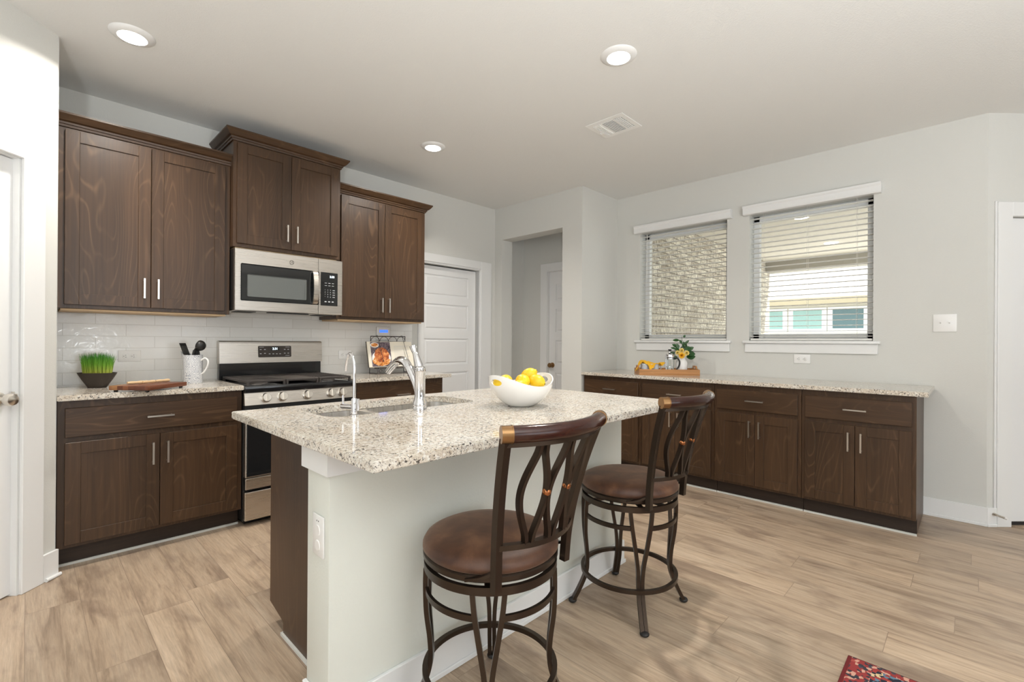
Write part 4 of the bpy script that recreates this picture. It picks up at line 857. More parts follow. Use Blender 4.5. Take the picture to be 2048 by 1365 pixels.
# ------------------------------------------------------------------ bar stools
def polar(r_, a_, z_): return Vector((r_*math.cos(a_), r_*math.sin(a_), z_))
def make_stool(label, loc, rb):
    t = thing('bar_stool', label, 'bar stool', loc, 0, 'bar stools at the island')
    N = 64
    for k in range(4):
        a = R(45+90*k); tv = Vector((-math.sin(a), math.cos(a), 0)); bm = nb()
        prof = [(0.203, 0.488, 0.046), (0.205, 0.43, 0.040), (0.204, 0.34, 0.026), (0.195, 0.25, 0.0125), (0.192, 0.18, 0.0085), (0.201, 0.13, 0.0085), (0.226, 0.07, 0.0085), (0.256, 0.012, 0.0085)]
        for s in (-1, 1): sweep(bm, catmull([polar(r_, a, z_)+tv*s*o_ for r_, z_, o_ in prof], 5), 0.015, 0.015, ref=polar(1, a, 0))
        lg = obj('leg', bm, 'bronze', t)
        bm = nb(); ball(bm, polar(0.258, a, 0.011), 0.0195, sz=0.56, seg=18); obj('foot_cap', bm, 'rubber', lg)
        bm = nb(); a0 = a+R(12.5); sweep(bm, [polar(0.205, a0+(R(65))*q/14, 0.418) for q in range(15)], 0.010, 0.018, ref=(0, 0, 1)); obj('brace', bm, 'bronze', t)
    bm = nb(); sweep(bm, [polar(0.210, 2*math.pi*q/N, 0.155) for q in range(N)], 0.016, 0.017, ref=(0, 0, 1), cyclic=True); obj('foot_ring', bm, 'bronze', t)
    bm = nb(); sweep(bm, [polar(0.208, 2*math.pi*q/N, 0.499) for q in range(N)], 0.014, 0.024, ref=(0, 0, 1), cyclic=True)
    for a in (45, 135): sweep(bm, [polar(0.205, R(a), 0.506), polar(-0.205, R(a), 0.506)], 0.022, 0.005, ref=(0, 0, 1))
    obj('base_ring', bm, 'bronze', t)
    bm = nb(); lathe(bm, [(0.0001, 0.508), (0.10, 0.508), (0.10, 0.5235), (0.0001, 0.5235)], seg=32); obj('swivel', bm, 'rubber', t)
    bm = nb(); lathe(bm, [(0.0001, 0.524), (0.214, 0.524), (0.218, 0.528), (0.218, 0.541), (0.213, 0.545), (0.0001, 0.545)], seg=72); obj('seat_rim', bm, 'bronze', t)
    bm = nb(); lathe(bm, [(0.0001, 0.546), (0.212, 0.546), (0.219, 0.554), (0.2185, 0.566), (0.210, 0.580), (0.190, 0.590), (0.15, 0.597), (0.09, 0.601), (0.0001, 0.602)], seg=72); obj('seat', bm, 'suede', t, angle=80)
    # back: rotated by rb about the seat centre
    rm = Matrix.Rotation(rb, 4, 'Z')
    def tr(b): bmesh.ops.transform(b, matrix=rm, verts=b.verts); return b
    def arc(z_):   # half width, end y, mid y of the back surface at height z
        u = (z_-0.50)/0.46
        return 0.146+0.052*max(0, u)**1.6, -0.188-0.092*max(0, u)**1.8, 0.050+0.010*u
    def surf(x_, z_):
        hw__, ye, bow = arc(z_); return Vector((x_*hw__, ye-bow*(1-x_*x_), z_))
    for s in (-1, 1):
        bm = nb(); sweep(bm, catmull([surf(s, z_) for z_ in (0.510, 0.60, 0.70, 0.80, 0.88, 0.955)], 5), 0.024, 0.022, ref=(0, 1, 0.2)); pst = obj('back_post', tr(bm), 'bronze', t)
        bm = nb(); sweep(bm, [surf(s, 0.562)+Vector((0, 0.01, 0)), Vector((s*0.172, -0.150, 0.545)), Vector((s*0.190, -0.108, 0.532))], 0.016, 0.008, ref=(0, 0, 1)); obj('bracket', tr(bm), 'bronze', pst)
    q_ = [-1+2*k/20 for k in range(21)]
    bm = nb(); sweep(bm, [surf(x_*0.97, 0.640) for x_ in q_], 0.020, 0.015, ref=(0, 0, 1)); obj('lower_rail', tr(bm), 'bronze', t)
    bm = nb(); sweep(bm, [surf(x_*0.99, 0.941) for x_ in q_], 0.018, 0.016, ref=(0, 0, 1)); obj('upper_rail', tr(bm), 'bronze', t)
    bm = nb(); sweep(bm, [surf(x_*0.955, 0.968) for x_ in q_], 0.0225, seg=20, ref=(0, 0, 1)); tp = obj('top_rail', tr(bm), 'rail', t, label='dark mahogany rounded top rail')
    for s in (-1, 1):
        a = surf(s*0.94, 0.968); b_ = surf(s*1.06, 0.968); bm = nb(); cyl(bm, a, b_, 0.0232, seg=24); cyl(bm, a+(a-b_)*0.08, a, 0.0245, seg=24); obj('end_cap', tr(bm), 'gold', tp, label='bronze end cap')
    for x0_ in (-0.5, 0.0, 0.5):
        bm = nb()
        for s in (-1, 1):
            P = []
            for k in range(13):
                u = k/12; z_ = 0.645+0.29*u; hw__ = arc(z_)[0]
                o_ = 0.0085+0.030*(math.sin(math.pi*min(1, max(0, (u-0.04)/0.92)))**1.3)
                P.append(surf(x0_*0.98+s*o_/hw__, z_))
            sweep(bm, catmull(P, 2), 0.013, 0.017, ref=(0, 1, 0.2))
        obj('back_slat', tr(bm), 'bronze', t)
    for x_ in (-0.25, 0.25):
        bm = nb(); ball(bm, surf(x_, 0.79), 0.013, seg=16); obj('copper_ball', tr(bm), 'copper', t, label='copper-coloured ball between the slats')
    for s in (-1, 1):
        bm = nb(); ball(bm, surf(s*0.90, 0.640)+Vector((0, 0.012, 0.004)), 0.006, seg=12); obj('bolt_head', tr(bm), 'copper', t)
    return t
s1 = make_stool('nearer dark metal bar stool with round brown suede seat at the island', (1.060, 1.122, 0), R(-2))
s2 = copy_tree(s1); s2.location = (1.953, 1.138, 0); s2['label'] = 'farther dark metal bar stool, toward the window-side cabinets, standing at the island'
#@@PART2
# ------------------------------------------------------------------ ceiling fixtures
for (x, y), l_ in zip(((0.364, 3.045), (2.204, 1.362), (2.229, 3.054)),
        ('round white recessed ceiling light at upper left, near the pantry wall', 'round white recessed ceiling light above the island, nearest the air vent',
         'round white recessed ceiling light in front of the right-hand wall cabinet')):
    t = thing('ceiling_light', l_, 'ceiling light', (x, y, H), 0, 'recessed ceiling lights')
    bm = nb(); lathe(bm, [(0.062, -0.016), (0.074, -0.014), (0.092, -0.006), (0.096, -0.0005), (0.058, -0.0005), (0.058, -0.013)], seg=48); obj('trim_ring', bm, 'white', t)
    bm = nb(); lathe(bm, [(0.0001, -0.013), (0.05, -0.0135), (0.061, -0.0155)], seg=40); obj('lens', bm, 'lamp', t)
    ld = bpy.data.lights.new('lamp_glow', 'AREA'); ld.shape = 'DISK'; ld.size = 0.11; ld.energy = 17; ld.spread = R(145); ld.color = (1, 0.95, 0.88)
    lo = bpy.data.objects.new('lamp_glow', ld); COL.objects.link(lo); lo.parent = t; lo.location = (0, 0, -0.02)
t = thing('air_vent', 'white rectangular supply air vent in the ceiling near the island light', 'vent', (2.9, 1.83, H))
bm = nb(); 
box(bm, -0.135, 0.135, -0.150, 0.150, -0.004, -0.0005, 0.002); fr_ = obj('frame', bm, 'vent', t)
bm = nb(); box(bm, -0.095, 0.095, -0.045, 0.040, -0.005, -0.0035); box(bm, -0.095, 0.095, -0.115, -0.06, -0.005, -0.0035); obj('opening', bm, 'vent_dk', t, smooth=False)
bm = nb()
for k in range(13): box(bm, -0.095+0.0152*k, -0.095+0.0152*k+0.006, -0.045, 0.040, -0.0075, -0.004)
for k in range(13): box(bm, -0.095+0.0152*k, -0.095+0.0152*k+0.006, -0.115, -0.06, -0.0075, -0.004)
for k in range(4): box(bm, -0.095, 0.095, -0.108+k*0.014, -0.104+k*0.014, -0.0085, -0.004)
for k in range(5): sweep(bm, [(-0.09+0.18*q/8, 0.058+0.012*k+0.006*math.sin(math.pi*q/8), -0.006) for q in range(9)], 0.005, 0.006, ref=(0, 0, 1))
box(bm, 0.02, 0.045, 0.124, 0.127, -0.012, -0.004)
obj('louvres', bm, 'vent', t, smooth=False)

# ------------------------------------------------------------------ fruit bowl
t = thing('fruit_bowl', 'white oval bowl with handle holes holding lemons on the island', 'bowl', (1.575, 1.475, ZC), R(-4))
bm = nb(); SEG, LV = 96, 14
def bowl_pt(a, u, off=0.0):
    r0 = 0.052+0.098*math.sin(u*math.pi/2)**0.85 if u > 0 else 0.052
    end = abs(math.cos(a))**2.2; top = 0.098+0.048*end; rr_ = r0+off+0.006*end*u
    return Vector((rr_*math.cos(a)*1.0, rr_*math.sin(a)*0.93, (top if True else 0)*u**1.15 + (0.006 if off < 0 else 0)*(1-u)))
outer = [[bm.verts.new(bowl_pt(2*math.pi*i/SEG, k/LV)) for i in range(SEG)] for k in range(LV+1)]
inner = [[bm.verts.new(bowl_pt(2*math.pi*i/SEG, k/LV, -0.0055)) for i in range(SEG)] for k in range(LV+1)]
for g, fl in ((outer, 0), (inner, 1)):
    for a, b_ in zip(g, g[1:]):
        for i in range(SEG): bm.faces.new((a[i], a[(i+1) % SEG], b_[(i+1) % SEG], b_[i]))
    bm.faces.new(g[0])
for i in range(SEG): bm.faces.new((outer[-1][i], outer[-1][(i+1) % SEG], inner[-1][(i+1) % SEG], inner[-1][i]))
bo = obj('bowl_shell', bm, 'porcelain', t, angle=60, center=False)
b2 = nb()
for s in (-1, 1): ball(b2, (s*0.148, 0, 0.113), 0.024, sx=1.2, sy=1.5, sz=0.62, seg=28)
boolean(bo, b2); bo.data.set_sharp_from_angle(angle=R(60))
LG = 'lemons in the white bowl'
def lemon_mesh():
    bm = nb(); prof = []
    for k in range(25):
        a = math.pi*k/24; x = -math.cos(a)*0.040; r_ = 0.0325*math.sin(a)**0.9 + (0.0 if 0.12 < k/24 < 0.88 else 0.0)
        if k in (22, 23): r_ = (0.0095, 0.0062)[k-22]; x = (0.0405, 0.0445)[k-22]
        if k == 24: x = 0.0455
        prof.append((max(r_, 0.0001), x))
    lathe(bm, prof, seg=28); return bm
bm = lemon_mesh(); lm = obj('lemon', bm, 'lemon', center=False, angle=80); OFF[lm.name] = Vector()
bm = nb(); lathe(bm, [(0.0001, 0.0465), (0.003, 0.046), (0.003, 0.0448)], seg=10); obj('stem_end', bm, M['stem'], lm, center=False)
lemspots = [((-0.062, 0.030, 0.108), (70, 0, 150), 'lemon at the left end of the white bowl, peeping over the rim'),
            ((0.002, -0.012, 0.112), (95, 0, -15), 'lemon in the middle of the bowl, stem end facing the stools'),
            ((0.058, 0.022, 0.135), (55, 20, 30), 'topmost lemon, standing tilted at the right of the heap'),
            ((0.062, -0.038, 0.110), (100, 0, 20), 'lemon lying at the right front of the heap, under the topmost one'),
            ((-0.111, -0.006, 0.106), (95, 0, -10), 'lemon seen through the left handle hole of the bowl'),
            ((-0.028, -0.038, 0.090), (90, 0, 100), 'lemon lying low between the left and the middle ones')]
bt = Matrix.Translation((1.575, 1.475, ZC)) @ Matrix.Rotation(R(-14), 4, 'Z')
for k, (p, e, l_) in enumerate(lemspots):
    o = lm if k == 0 else copy_tree(lm)
    o.location = bt @ Vector(p); o.rotation_euler = (R(e[0]), R(e[1]), R(e[2]-14)); tag(o, l_, 'lemon', LG)

# ------------------------------------------------------------------ left counter
t = thing('grass_planter', 'dark boat-shaped bowl of tall green grass on the left counter', 'plant', (0.296, 3.765, ZC), R(-40))
bm = nb(); prof = [(0.0001, 0), (0.048, 0), (0.060, 0.018), (0.080, 0.048), (0.098, 0.078), (0.104, 0.090), (0.098, 0.090), (0.09, 0.076), (0.0001, 0.070)]
lathe(bm, prof, seg=44, sx=1.0, sy=0.62); obj('pot', bm, 'bowl_dk', t)
bm = nb(); lathe(bm, [(0.0001, 0.081), (0.08, 0.080), (0.0925, 0.077)], seg=30, sx=1.0, sy=0.6); obj('soil', bm, 'soil', t)
bm = nb(); rg = random.Random(3)
for k in range(1100):
    a = rg.uniform(0, 6.283); q = math.sqrt(rg.random()); x_, y_ = 0.076*q*math.cos(a), 0.044*q*math.sin(a); h = rg.uniform(0.105, 0.142)*(1-0.08*q)
    lx, ly = x_*rg.uniform(0, 0.28)+rg.uniform(-0.014, 0.014), y_*0.3+rg.uniform(-0.014, 0.014); w = 0.0012; d = rg.uniform(0, 3.14); cx_, cy_ = math.cos(d)*w, math.sin(d)*w
    row = []
    for j, ww in ((0, 1), (0.55, 0.9), (1, 0.1)):
        px_, py_ = x_+lx*j**1.6, y_+ly*j**1.6; row.append((bm.verts.new((px_-cx_*ww, py_-cy_*ww, 0.078+h*j)), bm.verts.new((px_+cx_*ww, py_+cy_*ww, 0.078+h*j))))
    for (a1, b1), (a2, b2_) in zip(row, row[1:]): bm.faces.new((a1, b1, b2_, a2))
o = obj('grass', bm, 'grass', t, smooth=False); o['kind'] = 'stuff'
# cutting board
t = thing('cutting_board', 'striped wooden cutting board with small feet between grass bowl and pitcher', 'cutting board', (0.500, 3.425, ZC), R(42))
bm = nb(); box(bm, -0.148, 0.148, -0.112, 0.112, 0.010, 0.034, 0.003, 2); obj('board', bm, 'board', t)
for x_ in (-0.125, 0.125):
    for y_ in (-0.09, 0.09):
        bm = nb(); cyl(bm, (x_, y_, 0), (x_, y_, 0.0105), 0.009, 0.011, 14); obj('foot', bm, 'rubber', t)
for k, (x_, y_, a_, l_) in enumerate(((0.438, 3.437, 20, 'pale turned wooden knife handle on the cutting board, leftmost of three'), (0.500, 3.455, 26, 'short pale wooden knife handle lying between the other two on the board'), (0.572, 3.500, 30, 'pale wooden knife handle on the board nearest the patterned pitcher'))):
    if k == 0:
        bm = nb(); lathe(bm, [(0.0001, -0.045), (0.007, -0.043), (0.009, -0.02), (0.007, 0.0), (0.0095, 0.025), (0.008, 0.042), (0.0001, 0.045)], seg=18)
        bmesh.ops.transform(bm, matrix=Matrix.Rotation(R(90), 4, 'Y'), verts=bm.verts); kh = obj('knife_handle', bm, 'palewood', center=False); OFF[kh.name] = Vector(); o = kh
    else: o = copy_tree(kh)
    o.location = (x_, y_, ZC+0.034+0.0096); o.rotation_euler = (0, 0, R(a_)); o.scale = (0.8, 1, 1) if k == 1 else (1, 1, 1); tag(o, l_, 'utensil', 'wooden handles on the cutting board')
# pitcher with utensils
PC = Vector((0.780, 3.745, ZC))
t = thing('pitcher', 'white pitcher with grey floral pattern holding black utensils by the range', 'pitcher', PC, R(-45))
bm = nb(); lathe(bm, [(0.0001, 0.003), (0.052, 0.0), (0.054, 0.004), (0.054, 0.165), (0.0545, 0.182), (0.056, 0.190), (0.0535, 0.190), (0.0515, 0.165), (0.051, 0.008), (0.0001, 0.008)], seg=48)
for v in bm.verts:
    if v.co.z > 0.15 and v.co.x < -0.03: k = (v.co.z-0.15)/0.04*max(0, (-v.co.x-0.03)/0.025); v.co.x -= 0.022*k; v.co.z += 0.022*k
obj('jug', bm, 'pitcher', t)
bm = nb(); sweep(bm, catmull([(0.052, 0, 0.155), (0.080, 0, 0.168), (0.098, 0, 0.150), (0.095, 0, 0.115), (0.075, 0, 0.080), (0.053, 0, 0.060)], 8), 0.0055, seg=12, ref=(0, 1, 0)); obj('handle', bm, 'porcelain', t)
def at_p(x_, y_, z_):   # point in the pitcher frame -> world
    return PC + Matrix.Rotation(R(-45), 3, 'Z') @ Vector((x_, y_, z_))
def stick(name, label, a, b_, head, w=0.0045):
    t = thing(name, label, 'utensil', at_p(*a)); A = at_p(*a); B = at_p(*b_); bm = nb(); sweep(bm, [Vector(), B-A], w, seg=10, ref=(0, 1, 0.3)); obj('handle', bm, 'blackmat', t)
    d = (B-A).normalized(); bm = nb(); head(bm); q = d.to_track_quat('Z', 'Y').to_matrix().to_4x4()
    bmesh.ops.transform(bm, matrix=Matrix.Translation(B-A) @ q, verts=bm.verts); obj('head', bm, 'blackmat', t)
def ladle(bm):
    bmesh.ops.create_uvsphere(bm, u_segments=28, v_segments=16, radius=0.036, matrix=Matrix.Translation((0, 0, 0.028)))
    for v in list(bm.verts):
        if v.co.y > 0.008: v.co.y = 0.008 - (v.co.y-0.008)*0.55
def turner(bm):
    for k in range(5): boxm(bm, Matrix.Translation((-0.026+0.013*k, 0, 0.045)), 0.0075, 0.003, 0.085)
    boxm(bm, Matrix.Translation((0, 0, 0.09)), 0.062, 0.003, 0.022, 0.001); boxm(bm, Matrix.Translation((0, 0, 0.006)), 0.062, 0.003, 0.014)
def fork(bm):
    boxm(bm, Matrix.Translation((0, 0, 0.022)), 0.052, 0.012, 0.046, 0.006, 2)
    for k in range(4): sweep(bm, [(-0.02+0.0135*k, 0, 0.04), (-0.02+0.0135*k, -0.006, 0.056), (-0.02+0.0135*k, -0.018, 0.064)], 0.0028, seg=8, ref=(1, 0, 0))
def spoon(bm): ball(bm, (0, 0, 0.03), 0.03, sx=0.75, sy=0.22, sz=1.15, seg=18)
stick('ladle', 'black ladle with round bowl leaning right in the patterned pitcher', (-0.02, 0.01, 0.012), (0.030, 0.01, 0.225), ladle)
stick('slotted_turner', 'black slotted turner leaning left in the patterned pitcher', (0.03, 0.0, 0.012), (-0.036, 0.0, 0.175), turner)
stick('pasta_fork', 'black toothed pasta fork between ladle and turner in the pitcher', (-0.01, -0.02, 0.012), (0.010, -0.012, 0.180), fork)
stick('serving_spoon', 'black serving spoon low behind the fork in the pitcher', (0.0, 0.03, 0.012), (0.003, 0.024, 0.165), spoon)

# ------------------------------------------------------------------ cookbook and stand
SC = Vector((2.298, 3.745, ZC))
t = thing('cookbook_stand', 'dark scrolled wire cookbook stand on the counter right of the range', 'stand', SC, R(-4))
bm = nb(); r_ = 0.0035
for x_ in (-0.17, 0.17):
    sweep(bm, catmull([(x_, -0.055, 0.055), (x_, -0.062, 0.02), (x_, -0.055, 0.0045), (x_, 0.03, 0.0045), (x_, 0.095, 0.0045)], 6), r_, seg=8, ref=(1, 0, 0))
    sc_ = [(x_+(0.03 if x_ < 0 else -0.03)+0.018*(1-k/22)*math.cos(k*0.42), -0.056, 0.024+0.018*(1-k/22)*math.sin(k*0.42)) for k in range(18)]; sweep(bm, sc_, r_*0.9, seg=8, ref=(0, 1, 0))
    sweep(bm, [(x_, 0.095, 0.0045), (x_, 0.075, 0.33)], r_, seg=8, ref=(1, 0, 0))
sweep(bm, [(-0.17, -0.056, 0.0045), (0.17, -0.056, 0.0045)], r_, seg=8)
obj('feet', bm, 'iron', t)
bm = nb(); sweep(bm, [(-0.172, 0.075, 0.332), (0.172, 0.075, 0.332)], r_*1.2, seg=8)
for k in range(4): sweep(bm, [(-0.128+0.085*k+0.042*math.cos(math.pi*q/12), 0.072, 0.285+0.044*math.sin(math.pi*q/12)) for q in range(13)], r_*0.7, seg=8, ref=(0, 1, 0))
sweep(bm, [(-0.17, 0.072, 0.285), (0.17, 0.072, 0.285)], r_*0.8, seg=8); sweep(bm, [(-0.17, 0.03, 0.058), (0.17, 0.03, 0.058)], r_, seg=8)
obj('back_frame', bm, 'iron', t)
bm = nb(); box(bm, -0.155, 0.155, -0.058, 0.035, 0.046, 0.058, 0.002); obj('ledge', bm, 'iron', t)
for x0_, x1_ in ((-0.125, -0.098), (0.118, 0.150)):
    bm = nb(); sweep(bm, [(x0_, 0.060, 0.338), (x0_, 0.040, 0.342), (x1_, -0.030, 0.115)], 0.0022, seg=8, ref=(1, 0, 0)); ball(bm, (x1_, -0.030, 0.115), 0.006, seg=12); obj('page_arm', bm, 'iron', t)
t = thing('cookbook', 'open cookbook showing a roast dinner photo on the wire stand', 'book', SC+Vector((0, 0, 0.0592)), R(-4))
tilt = Matrix.Translation((0.0, 0.0, 0.0)) @ Matrix.Rotation(R(-15), 4, 'X')
def page(x0_, x1_, z0_, z1_, y_, th, sag):
    b2 = nb(); n_ = 8; A = []
    for k in range(n_+1):
        x_ = x0_+(x1_-x0_)*k/n_; yy = y_-sag*math.sin(math.pi*k/n_); A.append([b2.verts.new((x_, yy, z0_)), b2.verts.new((x_, yy, z1_)), b2.verts.new((x_, yy+th, z1_)), b2.verts.new((x_, yy+th, z0_))])
    for a, b_ in zip(A, A[1:]):
        for q in range(4): b2.faces.new((a[q], a[(q+1) % 4], b_[(q+1) % 4], b_[q]))
    b2.faces.new(A[0][::-1]); b2.faces.new(A[-1]); bmesh.ops.transform(b2, matrix=tilt, verts=b2.verts); return b2
obj('left_pages', page(-0.215, 0.004, 0.0, 0.232, -0.002, 0.012, 0.004), 'paper', t); obj('right_pages', page(0.004, 0.225, 0.0, 0.232, -0.002, 0.012, 0.004), 'paper', t)
obj('cover', page(-0.220, 0.230, 0.0, 0.236, 0.012, 0.003, 0.0), 'iron', t)
def disc(cx_, cz_, rx, rz, y_, m_, nm, n_=40, wob=0.0):
    b2 = nb(); vs = [b2.verts.new((cx_+rx*(1+wob*math.sin(k*1.7)+wob*math.sin(k*0.9+1))*math.cos(2*math.pi*k/n_), y_, cz_+rz*(1+wob*math.cos(k*2.1))*math.sin(2*math.pi*k/n_))) for k in range(n_)]
    e = bmesh.ops.extrude_face_region(b2, geom=[b2.faces.new(vs)]); bmesh.ops.translate(b2, verts=[v for v in e['geom'] if isinstance(v, bmesh.types.BMVert)], vec=(0, 0.0004, 0)); bmesh.ops.transform(b2, matrix=tilt, verts=b2.verts); obj(nm, b2, m_, t, smooth=False)
obj('photo_page', page(-0.196, 0.003, 0.004, 0.228, -0.0030, 0.0006, 0.004), 'f_bg', t)
disc(-0.095, 0.078, 0.090, 0.072, -0.0078, 'porcelain', 'printed_platter'); disc(-0.098, 0.055, 0.082, 0.047, -0.0084, 'f_veg', 'printed_vegetables', wob=0.05)
disc(-0.090, 0.108, 0.070, 0.068, -0.0090, 'f_bird', 'printed_roast', wob=0.03); disc(-0.148, 0.200, 0.040, 0.023, -0.0072, 'porcelain', 'printed_sauce_bowl'); disc(-0.148, 0.201, 0.033, 0.017, -0.0078, 'f_veg', 'printed_sauce')
b2 = nb()
for k in range(15): box(b2, 0.035, 0.19-0.02*(k % 3), -0.0072, -0.0066, 0.19-k*0.011, 0.192-k*0.011)
bmesh.ops.transform(b2, matrix=tilt, verts=b2.verts); obj('printed_lines', b2, M['print'], t, smooth=False)

# ------------------------------------------------------------------ tray on the window counter
TA = R(-51.2); TO = Vector((3.835, 2.135, ZC))
def tw(x_, y_, z_=0.0): return TO + Matrix.Rotation(TA, 3, 'Z') @ Vector((x_, y_, z_))
t = thing('serving_tray', 'light bamboo serving tray with cut-out handles on the window counter', 'tray', TO, TA)
bm = nb(); TW, TD = 0.526, 0.285; box(bm, 0, TW, 0, TD, 0.0, 0.008, 0.001); obj('base', bm, 'bamboo', t)
bm = nb(); box(bm, 0, TW, 0, 0.012, 0.008, 0.052, 0.002); box(bm, 0, TW, TD-0.012, TD, 0.008, 0.052, 0.002); obj('long_side', bm, 'bamboo', t)
for nm, x_ in (('left', 0.0), ('right', TW-0.012)):
    bm = nb(); pts = [(0.012, 0.008), (TD-0.012, 0.008), (TD-0.012, 0.052), (TD*0.72, 0.056), (TD*0.64, 0.082), (TD*0.36, 0.082), (TD*0.28, 0.056), (0.012, 0.052)]
    A = [bm.verts.new((x_, y_, z_)) for y_, z_ in pts]; B = [bm.verts.new((x_+0.012, y_, z_)) for y_, z_ in pts]; bm.faces.new(A); bm.faces.new(B[::-1])
    for k in range(8): bm.faces.new((A[k], A[(k+1) % 8], B[(k+1) % 8], B[k]))
    o = obj('handle_end', bm, 'bamboo', t, smooth=False); c = OFF[o.name]
    b2 = nb(); box(b2, -0.02, 0.02, TD*0.38-c.y, TD*0.62-c.y, 0.054-c.z, 0.070-c.z, 0.004); boolean(o, b2)
# mugs
def mug(loc, rz, l_):
    t = thing('mug', l_, 'mug', loc, rz, 'mugs on the tray'); bm = nb()
    lathe(bm, [(0.0001, 0.002), (0.026, 0), (0.030, 0.006), (0.037, 0.05), (0.0395, 0.088), (0.0365, 0.088), (0.034, 0.05), (0.027, 0.008), (0.0001, 0.006)], seg=36); obj('cup', bm, 'paleblue', t)
    bm = nb(); sweep(bm, catmull([(0.035, 0, 0.070), (0.055, 0, 0.072), (0.062, 0, 0.052), (0.052, 0, 0.030), (0.033, 0, 0.024)], 6), 0.004, seg=10, ref=(0, 1, 0)); obj('handle', bm, 'paleblue', t)
mug(tw(0.070, 0.12, 0.0085), R(200), 'pale glazed mug at the left end of the tray, half under the yellow napkin')
mug(tw(0.160, 0.13, 0.0085), R(-35), 'pale glazed mug beside the french press, under the right of the napkin')
# napkin draped over the mugs
bm = nb(); n_u, n_v = 40, 16; rg = random.Random(5); grid = []
for i in range(n_u+1):
    row = []; u = i/n_u
    for j in range(n_v+1):
        v_ = j/n_v; x_ = 0.0+0.245*u; y_ = 0.075+0.11*v_
        z_ = 0.104+0.010*math.sin(u*19+1.2*v_*4)+0.008*math.sin(u*41+v_*9)+0.012*math.sin(u*6.5)
        if u < 0.18: z_ -= ((0.18-u)/0.18)**1.5*0.075; x_ -= 0.01*(0.18-u)/0.18
        if u > 0.86: z_ -= (u-0.86)*0.05; 
        tri = max(0.0, 1-abs(u-0.44)/0.17)           # hanging corner at the front
        if v_ < 0.35 and tri > 0: k = (0.35-v_)/0.35*tri; z_ -= 0.082*k; y_ -= 0.012*k+0.006
        row.append(bm.verts.new((x_, y_, z_)))
    grid.append(row)
for a, b_ in zip(grid, grid[1:]):
    for j in range(n_v): bm.faces.new((a[j], a[j+1], b_[j+1], b_[j]))
o = obj('napkin', bm, 'yellowcloth', angle=180, center=False); o.location = TO; o.rotation_euler = (0, 0, TA); tag(o, 'crumpled yellow cloth napkin draped over the two mugs on the tray', 'napkin')
md = o.modifiers.new('s', 'SOLIDIFY'); md.thickness = 0.002; md = o.modifiers.new('ss', 'SUBSURF'); md.levels = md.render_levels = 1
# french press
t = thing('french_press', 'glass and chrome french press with black handle on the tray', 'coffee maker', tw(0.292, 0.12, 0.0085), TA-R(30))
bm = nb(); lathe(bm, [(0.0001, 0.012), (0.036, 0.012), (0.0385, 0.018), (0.0385, 0.150), (0.0365, 0.150), (0.0365, 0.019), (0.0001, 0.015)], seg=36); obj('beaker', bm, 'glass', t)
bm = nb()
for k in range(4):
    a = R(45+90*k); sweep(bm, [polar(0.040, a, 0.0), polar(0.040, a, 0.150)], 0.010, 0.002, ref=(math.cos(a), math.sin(a), 0))
for z_ in (0.006, 0.135): lathe(bm, [(0.0395, z_), (0.041, z_), (0.041, z_+0.008), (0.0395, z_+0.008), (0.0395, z_)], seg=36)
obj('frame', bm, 'chrome', t)
bm = nb(); lathe(bm, [(0.0001, 0.150), (0.043, 0.150), (0.044, 0.166), (0.040, 0.176), (0.022, 0.186), (0.008, 0.190), (0.0001, 0.190)], seg=36); obj('lid', bm, 'chrome', t)
bm = nb(); cyl(bm, (0, 0, 0.19), (0, 0, 0.206), 0.0025, seg=10); cyl(bm, (0, 0, 0.02), (0, 0, 0.15), 0.002, seg=8); lathe(bm, [(0.0001, 0.06), (0.035, 0.06), (0.035, 0.066), (0.0001, 0.066)], seg=30); obj('plunger', bm, 'chrome', t)
bm = nb(); lathe(bm, [(0.0001, 0.204), (0.007, 0.205), (0.016, 0.216), (0.015, 0.222), (0.0001, 0.224)], seg=20); obj('plunger_knob', bm, 'blackmat', t)
bm = nb(); sweep(bm, catmull([(0.040, 0, 0.140), (0.070, 0, 0.140), (0.088, 0, 0.110), (0.080, 0, 0.065), (0.052, 0, 0.030), (0.043, 0, 0.006)], 8), 0.012, 0.008, ref=(0, 1, 0)); obj('handle', bm, 'blackmat', t)
# vase with greenery and flowers
VO = tw(0.400, 0.13, 0.0085)
t = thing('vase', 'white milk-bottle vase holding leaves and yellow flowers on the tray', 'vase', VO, TA)
bm = nb(); lathe(bm, [(0.0001, 0), (0.048, 0), (0.051, 0.005), (0.051, 0.100), (0.044, 0.118), (0.036, 0.128), (0.034, 0.140), (0.040, 0.155), (0.037, 0.155), (0.031, 0.138), (0.04, 0.11), (0.04, 0.02), (0.0001, 0.012)], seg=40); obj('vase_body', bm, 'porcelain', t)
def leaf(bm, base, d, L, Wd, nrm):
    d = Vector(d).normalized(); s = d.cross(Vector(nrm)).normalized(); n_ = s.cross(d); row = []
    for k in range(7):
        u = k/6; w = Wd*math.sin(math.pi*u)**0.75*(1-0.25*u); c = Vector(base)+d*L*u+n_*(-0.10*L*u*u)
        row.append((bm.verts.new(c-s*w+n_*0.08*w), bm.verts.new(c), bm.verts.new(c+s*w+n_*0.08*w)))
    for a, b_ in zip(row, row[1:]):
        bm.faces.new((a[0], a[1], b_[1], b_[0])); bm.faces.new((a[1], a[2], b_[2], b_[1]))
g = thing('leaf_sprays', 'dark green leafy sprays standing in the white vase', 'foliage', VO+Vector((0, 0, 0.14)), TA)
tocam = Vector((-0.25, -1.0, 0.15))
